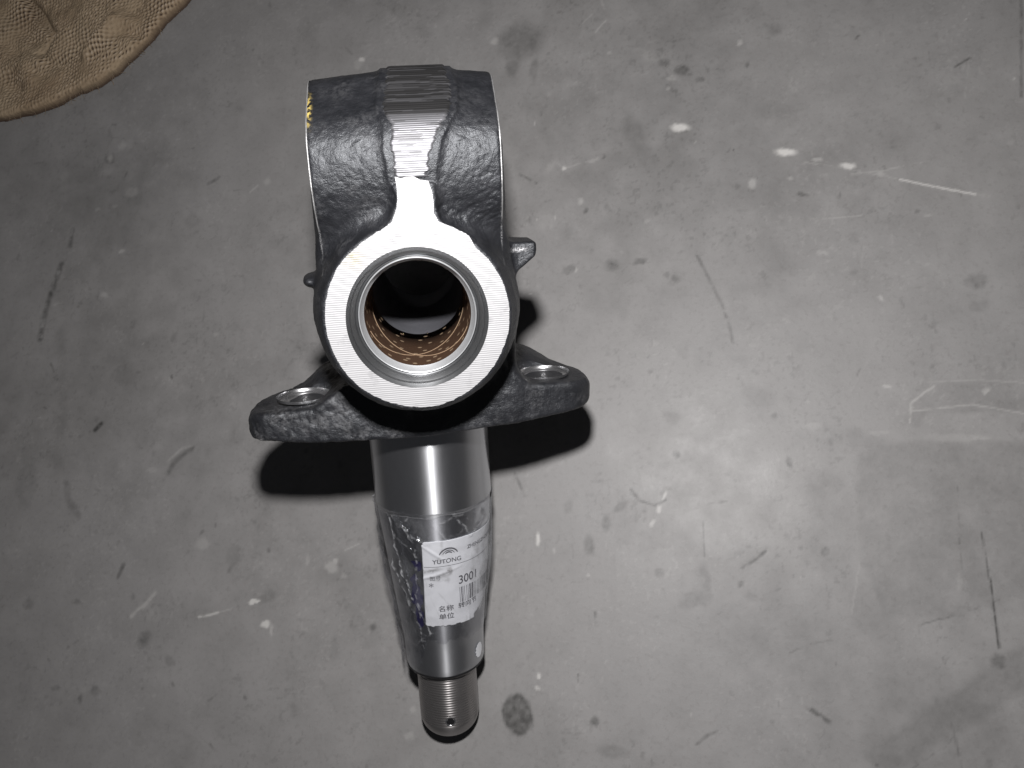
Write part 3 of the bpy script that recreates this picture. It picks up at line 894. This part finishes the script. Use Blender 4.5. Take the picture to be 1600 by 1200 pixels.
# oil pockets pressed into the liner: shallow bright bumps, and two oil grooves
pv, pf = [], []
rows = [(-18, -7), (-22, 9), (-27, -15), (-33, 2), (-40, -9), (-48, 6), (-57, -3), (-67, 8), (-78, 0), (-88, 5)]
rr_ = 26.15
for z0, a0 in rows:
    for kk in range(12):
        th = math.radians(a0 + kk * 30 + random.uniform(-3, 3)); n = 10; base = len(pv)
        zc = z0 + random.uniform(-1, 1)
        pv.append(((rr_ - .25) * math.cos(th), (rr_ - .25) * math.sin(th), zc))
        for q in range(n):
            al = 2 * math.pi * q / n
            da = 1.25 * math.cos(al) / rr_; dz = 1.6 * math.sin(al)
            pv.append((rr_ * math.cos(th + da), rr_ * math.sin(th + da), zc + dz))
        for q in range(n): pf.append((base, base + 1 + (q + 1) % n, base + 1 + q))
o = mesh_obj("oil_pockets", pv, pf, M['bronze_bright'], bush); fix_normals(o)


def tube(pts, rad, n=6):
    V, Fc = [], []
    pts = [np.array(p, float) for p in pts]
    for i, p in enumerate(pts):
        t = pts[min(i + 1, len(pts) - 1)] - pts[max(i - 1, 0)]; t /= np.linalg.norm(t)
        a = np.cross(t, (0, 0, 1.0)) if abs(t[2]) < .9 else np.cross(t, (1.0, 0, 0)); a /= np.linalg.norm(a); b = np.cross(t, a)
        for q in range(n):
            al = 2 * math.pi * q / n; V.append(p + rad * (a * math.cos(al) + b * math.sin(al)))
    for i in range(len(pts) - 1):
        for q in range(n):
            Fc.append((i * n + q, i * n + (q + 1) % n, (i + 1) * n + (q + 1) % n, (i + 1) * n + q))
    return V, Fc


for a0, a1, zz0, zz1 in ((-175, -20, -72, -22), (-160, -5, -24, -78)):
    pts = []
    for q in range(60):
        s = q / 59; th = math.radians(a0 + (a1 - a0) * s)
        z = zz0 + (zz1 - zz0) * s + 8 * math.sin(s * math.pi)
        pts.append((26.2 * math.cos(th), 26.2 * math.sin(th), z))
    V, Fc = tube(pts, .17); o = mesh_obj("oil_groove", V, Fc, M['bronze_bright'], bush)

# spot faces with bolt holes in the back of the flange
for sx, sy, sz in SPOTS:
    prof = [(15.6, sy + 1.4), (15.4, sy + .1), (15.0, sy - .5), (11.6, sy - .7), (11.1, sy - 1.6), (8.8, sy - 1.9), (7.8, sy - 2.8), (7.6, sy - 21)]
    V, Fq = lathe(prof, 72, 'Y', (sx, sz))
    o = mesh_obj("bolt_hole", V, Fq, M['spot'], root); sharp(o, 25)
    o['label'] = "shiny turned seat round a bolt hole in the flange"

# ---------------------------------------------------------------- spindle
SZ = -112.0


def srad(y):
    return np.interp(-np.asarray(y, float), [79, 134, 135.5, 153, 228, 233, 255], [37.6, 37.6, 36.8, 35.2, 27.8, 27.1, 26.3])


prof = [(37.6, -76.0), (37.6, -100), (37.6, -133.6), (37.3, -134.1), (36.9, -135.4)]
for y in np.linspace(-137, -253, 40): prof.append((float(srad(y)), y))
prof += [(25.9, -254.6), (25.1, -255.2), (20.0, -255.3), (19.4, -255.6), (19.4, -258.5)]
V, Fq = lathe(prof, 160, 'Y', (0, SZ))
sp = mesh_obj("spindle", V, Fq, M['spindle'], root); fix_normals(sp); sharp(sp, 30)
sh_ = Vector((0 - BASE[0], 0 - BASE[1], SZ - BASE[2])) / 1000.0     # origin on the spindle's own axis
sp.data.transform(Matrix.Translation(-sh_)); sp.location = sh_
# undercut groove at the shoulder
V, Fq = lathe([(26.4, -253.9), (26.5, -254.5), (25.8, -255.6), (25.0, -255.7)], 120, 'Y', (0, SZ))
o = mesh_obj("shoulder_groove", V, Fq, M['dark'], sp); fix_normals(o); o.location = -sh_
# helical thread with rounded nose
seg = 120; pitch = 1.9; step = pitch / 8
ysn = np.arange(-257.5, -297.0, -step)
prof = [(20.3, y) for y in ysn] + [(20.25 * math.cos(a) ** .9, -297.0 - 15.5 * math.sin(a)) for a in np.linspace(.04, 1.2, 22)]


def thr(r, h, t):
    w = np.abs(((h / pitch + t / (2 * np.pi)) % 1.0) - .5) * 2
    dep = np.where(h > -297.5, 1.0, 0.0) * np.where(h > -259.5, .3, 1.0)
    # round the cross hole, dent the wall inwards
    return r - dep * w * .42, h


V, Fq = lathe(prof, seg, 'Y', (0, SZ), jitter=thr)
ts = mesh_obj("threaded_end", V, Fq, M['thread'], root); fix_normals(ts)
V, Fq = lathe([(8.8, -311.2), (8.2, -311.6), (6, -311.7), (.01, -311.7)], 80, 'Y', (0, SZ))
o = mesh_obj("painted_tip", V, Fq, M['endcap'], ts); fix_normals(o); o.location = -sh_
ts.data.transform(Matrix.Translation(-sh_)); ts.location = sh_
# split pin hole: dark cup with a turned lip sunk in the top of the thread
hy = -292.5
pv = []; pf = []
ringr = [(3.6, 20.30), (3.2, 20.42), (2.8, 20.36), (2.6, 19.9), (2.5, 19.4)]
n = 28
for r0, hh in ringr:
    for q in range(n):
        al = 2 * math.pi * q / n; xx = r0 * math.cos(al)
        zz = SZ + hh - (20.3 - math.sqrt(20.3 ** 2 - xx ** 2))
        pv.append((xx, hy + r0 * math.sin(al), zz))
for k in range(len(ringr) - 1):
    for q in range(n): pf.append((k * n + q, k * n + (q + 1) % n, (k + 1) * n + (q + 1) % n, (k + 1) * n + q))
o = mesh_obj("pin_hole", pv, pf, M['spot'], ts); fix_normals(o); o.location = -sh_
pv = [(2.62 * math.cos(2 * math.pi * q / n), hy + 2.62 * math.sin(2 * math.pi * q / n), SZ + 20.36) for q in range(n)]
o = mesh_obj("pin_hole_bottom", pv, [tuple(range(n))], M['dark'], ts); o.location = -sh_


# ---------------------------------------------------------------- label
LAB_TOP, LAB_BOT, LAB_W = -152.6, -216.0, 82.0


def lab_map(u, v, lift):
    """u mm from the left edge, v mm down from the top edge -> local mm, wrapped round the taper"""
    u = np.asarray(u, float); v = np.asarray(v, float)
    y = LAB_TOP - v
    r = srad(y) + .45
    r = r + .35 * np.clip((fbm(u / 9, v / 9, seed=101, oct=2) - .5) * 2, -1, 1)
    for (a, b, c, w, hgt) in ((1, .55, 34, 1.2, .7), (1, -1.2, -3, 1.0, .45), (.25, 1, 26, 1.0, .5), (1, .02, 30.5, .8, .5)):
        dd = (a * u + b * v - c) / math.hypot(a, b)
        r = r + hgt * np.exp(-(dd / w) ** 2) * np.clip(np.sin(u * .07 + v * .06 + a) + .3, 0, 1)
    arc = u - (9.4 + (v / 63.0) * 1.9)
    th = arc / (srad(y) + .45)
    r = r + lift
    return np.stack([r * np.sin(th), y, SZ + r * np.cos(th)], -1)


nu, nv = 132, 110
uu = np.linspace(0, LAB_W, nu); vv = np.linspace(0, 63.0, nv)
Ug, Vg = np.meshgrid(uu, vv)
lv = lab_map(Ug, Vg, 0.0).reshape(-1, 3)
keep = np.ones(Ug.shape, bool)
# rounded and nibbled corners, torn spot by the logo
cu = np.minimum(Ug, LAB_W - Ug); cv = np.minimum(Vg, 63 - Vg)
keep &= ~((cu < 2.2) & (cv < 2.2) & (np.hypot(2.2 - cu, 2.2 - cv) > 2.4))
keep &= ~(Vg > 62.9 - .9 * np.clip(fbm(Ug / 2.2, Ug * 0, seed=6) - .4, 0, 1) * 3)
keep &= ~((Ug > 34) & (Vg > 60 - (Ug - 34) * .55))
ids = (np.arange(nv)[:, None] * nu + np.arange(nu)[None])
q = np.stack([ids[:-1, :-1], ids[1:, :-1], ids[1:, 1:], ids[:-1, 1:]], 2)
kf = keep[:-1, :-1] & keep[1:, :-1] & keep[1:, 1:] & keep[:-1, 1:]
label = mesh_obj("paper_label", lv, q[kf].reshape(-1, 4), M['paper'], root)
wl = np.zeros(Ug.shape)


def smudge(u0, v0, ru, rv, s, ang=0):
    ca, sa = math.cos(ang), math.sin(ang)
    a = (Ug - u0) * ca + (Vg - v0) * sa; b = -(Ug - u0) * sa + (Vg - v0) * ca
    n_ = (fbm(Ug / 2.5, Vg / 2.5, seed=61, oct=3) - .5) * 1.3
    np.maximum(wl, s * np.clip(1.25 - np.hypot(a / ru, b / rv) + n_, 0, 1), out=wl)


smudge(5, 20.5, 8.5, 1.3, .75, -.15); smudge(16.5, 21.5, 2.6, 3.0, .95); smudge(12, 24.5, 4, 2.2, .5); smudge(5, 26, 2.6, 1.5, .55)
smudge(15, 28, 1.6, 3, .4); smudge(8.5, 27.5, 4, 1.6, .35); smudge(12.4, 5, 1.0, 9, .30); smudge(10.5, 13, 1.2, 2.5, .5)
smudge(34, 30, 3, 16, .42); smudge(38, 14, 4, 8, .4); smudge(44, 40, 6, 20, .35); smudge(50, 20, 8, 14, .3)
smudge(14, 44, .6, 14, .22, -.6); smudge(8, 51, .6, 14, .2, -.35)
a_ = label.data.attributes.new("wear", 'FLOAT_COLOR', 'POINT')
cc = np.ones((nv * nu, 4), np.float32); cc[:, :3] = wl.reshape(-1, 1)
if len(a_.data) == nv * nu: a_.data.foreach_set('color', cc.ravel())
tag(label, "creased white paper label wrapped round the spindle under clear tape")
sol = label.modifiers.new("thickness", 'SOLIDIFY'); sol.thickness = .00015; sol.offset = -1


def text_on_label(body, size, u, v, name="printed_text", sx=1.0, weight=0.0):
    """text baseline starts at (u, v); flat font mesh laid on the curved paper"""
    cu_ = bpy.data.curves.new(name, 'FONT'); cu_.body = body; cu_.size = size; cu_.offset = weight
    cu_.resolution_u = 6
    ob = bpy.data.objects.new(name + "_curve", cu_); COL.objects.link(ob)
    dg = bpy.context.evaluated_depsgraph_get()
    me = bpy.data.meshes.new_from_object(ob.evaluated_get(dg))
    bpy.data.objects.remove(ob)
    bm = bmesh.new(); bm.from_mesh(me)
    bmesh.ops.subdivide_edges(bm, edges=[e for e in bm.edges if e.calc_length() > 1.5], cuts=2)
    bmesh.ops.triangulate(bm, faces=bm.faces); bm.to_mesh(me); bm.free()
    co = np.array([w.co[:] for w in me.vertices]); fc = [tuple(p.vertices) for p in me.polygons]
    if not len(co): return None
    bpy.data.meshes.remove(me)
    P_ = lab_map(u + co[:, 0] * sx, v - co[:, 1], .10)
    o = mesh_obj(name, P_, fc, M['ink'], label, smooth=True)
    o['label'] = "printed " + body if body.isascii() else "printed Chinese characters"
    return o


text_on_label("YUTONG", 4.3, 6.2, 15.8, sx=1.02, weight=.06)
text_on_label("ZHENGZHOU YUTONG", 3.6, 29.5, 9.6, weight=.06)
text_on_label("3001", 8.6, 22.2, 33.0, sx=.92, weight=.07)
text_on_label("图号", 3.6, 4.0, 27.5)
text_on_label("*", 7, 3.4, 34.6, weight=.05)
text_on_label("名称", 4.6, 8.6, 50.6, sx=1.1, weight=.06)
text_on_label("转向节", 4.6, 21.5, 50.6, sx=1.1, weight=.06)
text_on_label("单位", 4.6, 8.8, 56.4, sx=1.1, weight=.06)


def strip_patch(pts, name, mat, parent, lift=.10, lab=None):
    """closed (u,v) polyline band given as two rails"""
    A, B_ = pts
    V = np.concatenate([lab_map([a[0] for a in A], [a[1] for a in A], lift), lab_map([b[0] for b in B_], [b[1] for b in B_], lift)])
    n_ = len(A)
    Fc = [(k, k + 1, n_ + k + 1, n_ + k) for k in range(n_ - 1)]
    o = mesh_obj(name, V, Fc, mat, parent)
    if lab: o['label'] = lab
    return o


# emblem: three nested arcs
ev, ef = [], []
for r0, w0, sp0 in ((6.4, 1.15, 74), (4.1, .7, 74), (2.6, 1.0, 66)):
    al = np.radians(np.linspace(90 + sp0, 90 - sp0, 25)); ww = w0 * (.25 + .75 * np.cos((al - math.pi / 2) * .95))
    cx, cy = 16.6, 11.2
    yo = (6.4 - r0) * .25
    A = lab_map(cx + r0 * np.cos(al), cy - yo - r0 * np.sin(al) * .95, .1); Bq = lab_map(cx + (r0 - ww) * np.cos(al), cy - yo - (r0 - ww) * np.sin(al) * .95, .1)
    b0 = len(ev); ev += list(A) + list(Bq)
    ef += [(b0 + k, b0 + k + 1, b0 + 25 + k + 1, b0 + 25 + k) for k in range(24)]
o = mesh_obj("emblem", ev, ef, M['ink'], label); o['label'] = "nested arcs emblem above the lettering"
us = np.linspace(.8, LAB_W - 1, 60)
strip_patch(([(u, 17.75) for u in us], [(u, 18.05) for u in us]), "printed_line", M['ink'], label)
us = 22
bv, bf = [], []
u = 23.0
while u < 74:
    w = random.choice([.35, .35, .7, 1.05]); vs_ = np.linspace(35.5, 46.5, 12)
    A = lab_map(np.full(12, u), vs_, .1); Bq = lab_map(np.full(12, u + w), vs_, .1); b0 = len(bv)
    bv += list(A) + list(Bq); bf += [(b0 + k, b0 + k + 1, b0 + 12 + k + 1, b0 + 12 + k) for k in range(11)]
    u += w + random.choice([.45, .8, 1.2])
o = mesh_obj("barcode", bv, bf, M['ink'], label); o['kind'] = 'stuff'

# ---------------------------------------------------------------- clear film over label and taper
tn, yn = 340, 230
th = np.radians(np.linspace(-118, 118, tn)); ys = np.linspace(-134.5, -252.5, yn)
Tg, Yg_ = np.meshgrid(th, ys)
arc = Tg * 32
film = 1.2 + 1.3 * (fbm(arc / 10, Yg_ / 18, seed=201, oct=3) - .5) * np.clip(1.2 - np.degrees(Tg) / 60, .2, 1)
hazef = np.zeros_like(Tg)  # film haze, with highlights of folds and creases put into the colour
creases = [((-27, -128), (-12, -150), 1.2), ((-26, -133), (-22, -175), 1.3), ((-22, -138), (-6, -150), .9), ((-12, -131), (-19, -139), .8), ((-4, -131), (6, -150), .7),
           ((4, -137), (14, -133), .6), ((10, -134), (20, -149), .9), ((-3, -150), (-14, -146), .6), ((-23, -172), (-9, -216), 1.1), ((-30, -165), (-18, -200), 1.1),
           ((-8, -216), (-16, -219), .9), ((18, -150), (30, -143), .8), ((-16, -222), (6, -224), .4), ((20, -185), (14, -214), .7), ((-20, -190), (-13, -240), .8),
           ((-2, -131), (-4, -143), .7), ((-24, -145), (-11, -160), .8), ((24, -225), (14, -246), .5), ((-12, -155), (-15, -205), .9), ((8, -230), (15, -236), .3)]
for k in range(12):
    a0, y0 = random.uniform(-45, 45), random.uniform(-132, -245); an = random.uniform(0, 6.28); L = random.uniform(5, 20)
    creases.append(((a0, y0), (a0 + L * math.cos(an), y0 + L * math.sin(an)), random.uniform(.15, .45)))
wa = arc + (fbm(arc / 5, Yg_ / 5, seed=205) - .5) * 4; wy_ = Yg_ + 3 + (fbm(arc / 5, Yg_ / 5, seed=207) - .5) * 4
for a, b, hgt in creases:
    a = np.array(a); b = np.array(b); ab = b - a
    t = np.clip(((wa - a[0]) * ab[0] + (wy_ - a[1]) * ab[1]) / (ab @ ab), 0, 1)
    d = np.hypot(wa - a[0] - t * ab[0], wy_ - a[1] - t * ab[1])
    film += hgt * np.clip(1 - d / 1.6, 0, 1)
    hazef = np.maximum(hazef, hgt * .55 * np.clip(1 - d / .8, 0, 1) * np.clip((fbm(arc / 2, Yg_ / 2, seed=211) - .35) * 4, 0, 1))
film += 1.2 * np.abs(fbm(wa / 6, wy_ / 13, seed=241, oct=3) - .5) * 4 * np.clip(.7 - np.degrees(Tg) / 45, .1, 1)
film += 2.2 * np.exp(-((np.degrees(Tg) + 88) / 26) ** 2) * np.exp(-((Yg_ + 178) / 22) ** 2)
film += 1.0 * np.exp(-((np.degrees(Tg) + 92) / 22) ** 2) * np.clip((-Yg_ - 200) / 30, 0, 1)
film += 1.8 * np.exp(-((np.degrees(Tg) - 86) / 26) ** 2) * np.exp(-((Yg_ + 176) / 24) ** 2)
film = np.maximum(film, .75)
hz = np.clip((fbm(arc / 7, Yg_ / 16, seed=221, oct=4) - .44) * 3.2, 0, 1)
hazef = np.maximum(hazef * .8, .09 * hz * np.clip(1.3 - np.abs(np.degrees(Tg) + 30) / 50, 0, 1))
hazef = np.maximum(hazef, .42 * np.clip((np.degrees(Tg) - 38) / 10, 0, 1) * np.clip((fbm(arc / 5, Yg_ / 9, seed=225, oct=3) - .36) * 4, 0, 1) * (Yg_ > -214))
hazef[:2] = .25
Rg = srad(Yg_) + film
Vf = np.stack([Rg * np.sin(Tg), Yg_ + .5 * np.sin(Tg * 9), SZ + Rg * np.cos(Tg)], 2).reshape(-1, 3)
ids = np.arange(yn)[:, None] * tn + np.arange(tn)[None]
q = np.stack([ids[:-1, :-1], ids[1:, :-1], ids[1:, 1:], ids[:-1, 1:]], 2).reshape(-1, 4)
tear = -226 - 26 * np.clip((-np.degrees(Tg) - 22) / 18, 0, 1) + (fbm(arc / 4, arc * 0, seed=231, oct=3) - .5) * 9
kp = Yg_ > tear
kf = (kp[:-1, :-1] & kp[1:, :-1] & kp[1:, 1:] & kp[:-1, 1:]).reshape(-1)
q = q[kf]
fo = mesh_obj("clear_tape", Vf, q, M['film'], root)
set_attr(fo, np.clip(hazef, 0, 1).ravel())
tag(fo, "crumpled clear tape wrapped round the tapered spindle")

# torn navy scrap of tape left of the label
un, vn = 26, 60
ug = np.linspace(-9, -.6, un); vg = np.linspace(14, 64, vn)
Ug2, Vg2 = np.meshgrid(ug, vg)
Pn = lab_map(Ug2, Vg2, .15).reshape(-1, 3)
left = -6.5 + 4.5 * (fbm(Vg2 / 7, Vg2 * 0, seed=301, oct=3) - .5) * 2 - 1.5 * np.sin((Vg2 - 14) / 50 * math.pi)
right = -.8 - 3.0 * np.clip(fbm(Vg2 / 6, Vg2 * 0 + 5, seed=303, oct=3) - .45, 0, 1) * 3
kp = (Ug2 > left) & (Ug2 < right)
ids = np.arange(vn)[:, None] * un + np.arange(un)[None]
q = np.stack([ids[:-1, :-1], ids[1:, :-1], ids[1:, 1:], ids[:-1, 1:]], 2)
kf = kp[:-1, :-1] & kp[1:, :-1] & kp[1:, 1:] & kp[:-1, 1:]
o = mesh_obj("navy_tape_scrap", Pn, q[kf].reshape(-1, 4), M['navy'], root)
o['label'] = "torn dark blue scrap beside the label"
# white scrap near the shoulder
n = 26
pv = [(0, 0)]
pts = [(5.0 * math.cos(2 * math.pi * k / n) * (1 + .15 * math.sin(3 * k)) * .8, 5.4 * math.sin(2 * math.pi * k / n)) for k in range(n)]
A = []
for a, b in [(0, 0)] + pts:
    y = -243 + b; r = float(srad(y)) + .5; t = math.radians(56) + a / r
    A.append((r * math.sin(t), y, SZ + r * math.cos(t)))
o = mesh_obj("paper_scrap", A, [(0, 1 + k, 1 + (k + 1) % n) for k in range(n)], M['paper'], root)
o['label'] = "small white scrap stuck near the end of the taper"


# ---------------------------------------------------------------- brown knitted sack in the corner
def build_sack():
    edge_px = [(-260, 215), (-120, 205), (0, 190), (60, 178), (100, 163), (130, 146), (160, 134), (185, 120), (212, 92), (242, 62), (262, 36), (292, 8), (310, -14), (350, -80), (420, -200)]
    E_ = np.array([np.array(floor_px(*p)) * 1000 for p in edge_px])
    c0 = np.array(floor_px(-230, -230)) * 1000
    x0, y0 = min(E_[:, 0].min(), c0[0]), E_[:, 1].min() - 5
    x1, y1 = np.array(floor_px(420, -60))[0] * 1000, max(np.array(floor_px(0, -260))[1] * 1000, E_[:, 1].max())
    st = .62
    gx = np.arange(x0, x1, st); gy = np.arange(y0, y1, st)
    Xg, Yg = np.meshgrid(gx, gy)
    best = np.full(Xg.shape, 1e9); sgn = np.ones(Xg.shape)
    for a, b in zip(E_[:-1], E_[1:]):
        ab = b - a; t = np.clip(((Xg - a[0]) * ab[0] + (Yg - a[1]) * ab[1]) / (ab @ ab), 0, 1)
        dx, dy = Xg - a[0] - t * ab[0], Yg - a[1] - t * ab[1]; d = np.hypot(dx, dy)
        cr = ab[0] * (Yg - a[1]) - ab[1] * (Xg - a[0])
        upd = d < best
        sgn = np.where(upd, np.sign(cr), sgn); best = np.minimum(best, d)
    sd = best * sgn
    sd = sd + (fbm(Xg / 14, Yg / 14, seed=401, oct=3) - .5) * 4
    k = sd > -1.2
    rise = 10 * np.sqrt(np.clip(1 - np.clip(1 - sd / 8, 0, 1) ** 2, 0, 1))
    wr = (fbm(Xg / 42, Yg / 42, seed=405, oct=3) - .5) * 16 + (fbm((Xg + Yg) / 24, (Yg - Xg) / 60, seed=407, oct=2) - .5) * 8
    top = rise + wr * np.clip(sd / 30, 0, 1)
    # folds
    for a, b, w, hgt in (((40, -10), (92, 60), 5, -8), ((92, 60), (75, 90), 5, -4), ((150, 95), (195, 45), 6, 6), ((0, 120), (90, 95), 9, 3), ((190, 60), (225, 62), 6, -4)):
        A = np.array(floor_px(*a)) * 1000; B_ = np.array(floor_px(*b)) * 1000; ab = B_ - A
        t = np.clip(((Xg - A[0]) * ab[0] + (Yg - A[1]) * ab[1]) / (ab @ ab), 0, 1)
        d = np.hypot(Xg - A[0] - t * ab[0], Yg - A[1] - t * ab[1])
        top += hgt * np.exp(-(d / w) ** 2)
    # knitted courses, direction drifting over the cloth
    ang = math.radians(-38) + (fbm(Xg / 55, Yg / 55, seed=411, oct=2) - .5) * 1.6
    wx = Xg + 9 * (fbm(Xg / 24, Yg / 24, seed=415) - .5); wy = Yg + 9 * (fbm(Xg / 24, Yg / 24, seed=417) - .5)
    a1 = wx * math.cos(-.65) + wy * math.sin(-.65); b1 = -wx * math.sin(-.65) + wy * math.cos(-.65)
    patch = np.clip((fbm(Xg / 30, Yg / 30, seed=421, oct=2) - .42) * 7, 0, 1)
    P1, P2 = 4.4, 3.3
    row = np.floor(b1 / P2)
    knit = np.sin(2 * np.pi * (a1 / P1 + .5 * (row % 2))) * np.abs(np.sin(np.pi * b1 / P2))
    knit2 = np.sin(2 * np.pi * (a1 / 2.6 + .35 * np.sin(b1 / 2.6)))
    kn = knit * (1 - patch * .5) + knit2 * patch * .35
    amp = np.clip(fbm(Xg / 18, Yg / 18, seed=425, oct=2) * 2.0 - .35, .25, 1)
    z = np.maximum(top, 1.0) + kn * amp * .85 * np.clip((sd + .2) / 5, 0, 1) + (fbm(Xg / 1.6, Yg / 1.6, seed=431) - .5) * .9 + (fbm(a1 / .9, b1 / 7, seed=433, oct=3) - .5) * .8
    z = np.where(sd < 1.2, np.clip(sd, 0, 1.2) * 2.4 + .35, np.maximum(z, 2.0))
    V = np.stack([Xg, Yg, z], 2).reshape(-1, 3) / 1000
    ny_, nx_ = Xg.shape
    ids = np.arange(ny_)[:, None] * nx_ + np.arange(nx_)[None]
    q = np.stack([ids[:-1, :-1], ids[:-1, 1:], ids[1:, 1:], ids[1:, :-1]], 2)
    kf = k[:-1, :-1] & k[1:, :-1] & k[1:, 1:] & k[:-1, 1:]
    # compact the vertices to those used
    q = q[kf]; used, inv = np.unique(q, return_inverse=True)
    m, nt, b = new_mat("brown_knit")
    at = node(nt, 'ShaderNodeAttribute', attribute_name="wear")
    sep = nt.nodes.new('ShaderNodeSeparateColor'); nt.links.new(at.outputs['Color'], sep.inputs[0])
    v = objco(nt); n1 = noise(nt, v, 22, 4, .6); n2 = noise(nt, v, 900, 4, .7)
    c = ramp(nt, n1, [(.3, (.24, .175, .112)), (.7, (.35, .275, .185))])
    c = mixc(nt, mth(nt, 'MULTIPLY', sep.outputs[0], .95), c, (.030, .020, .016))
    c = mixc(nt, mth(nt, 'MULTIPLY', sep.outputs[1], .75), c, (.48, .40, .31))
    c = mixc(nt, mth(nt, 'MULTIPLY', n2, .35), c, (.12, .08, .055))
    nt.links.new(c, b.inputs['Base Color'])
    b.inputs['Roughness'].default_value = .9
    b.inputs['Specular IOR Level'].default_value = .15
    bump(nt, b, n2, .6, .0008)
    o = mesh_obj("knitted_sack", V[used], inv.reshape(-1, 4), m, None, True, local=False)
    tag(o, "brown knitted sack cloth lying crumpled in the top left corner", "sack")
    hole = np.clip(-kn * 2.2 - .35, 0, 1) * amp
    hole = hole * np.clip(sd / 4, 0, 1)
    hole = np.maximum(hole, np.clip(1.2 - sd / 1.6, 0, 1))  # dark hem, its colour also holding the shade under the edge
    thread = np.clip(kn * 2.0 - .4, 0, 1) * amp * np.clip((sd - 1) / 4, 0, 1)
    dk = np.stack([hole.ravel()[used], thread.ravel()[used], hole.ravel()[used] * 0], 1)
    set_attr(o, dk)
    # put the object's origin on the floor under the cloth
    c = Vector((*(V[used].mean(0)[:2]), 0)); o.data.transform(Matrix.Translation(-c)); o.location = c


build_sack()
sack = bpy.data.objects["knitted_sack"]
fray, ff = [], []
for k in range(46):
    t = random.random(); pts_px = [(0, 190), (60, 178), (100, 163), (130, 146), (160, 134), (185, 120), (212, 92), (242, 62), (262, 36), (292, 8)]
    i_ = min(int(t * 9), 8); fr_ = t * 9 - i_
    u = pts_px[i_][0] + (pts_px[i_ + 1][0] - pts_px[i_][0]) * fr_ - 2; v = pts_px[i_][1] + (pts_px[i_ + 1][1] - pts_px[i_][1]) * fr_ - 2
    p0 = np.array([*floor_px(u, v)]) * 1000; an = random.uniform(-1.9, .5); L = random.uniform(4, 9); cv = random.uniform(-.9, .9)
    pts = []
    for q in range(6):
        w = q / 5 * L; a_ = an + cv * q / 5
        pts.append((p0[0] + w * math.cos(a_), p0[1] + w * math.sin(a_), 4.0 * (1 - q / 5) + .35))
    V, Fc = tube(pts, .16, 4); b0 = len(fray); fray += list(V); ff += [tuple(b0 + c for c in f) for f in Fc]
fo2 = mesh_obj("loose_threads", np.array(fray) / 1000 - np.array(sack.location), ff, M['forging'], sack, local=False)
fo2.data.materials[0] = sack.data.materials[0]; fo2['kind'] = 'stuff'
set_attr(fo2, np.tile([[.35, .1, 0]], (len(fray), 1)))
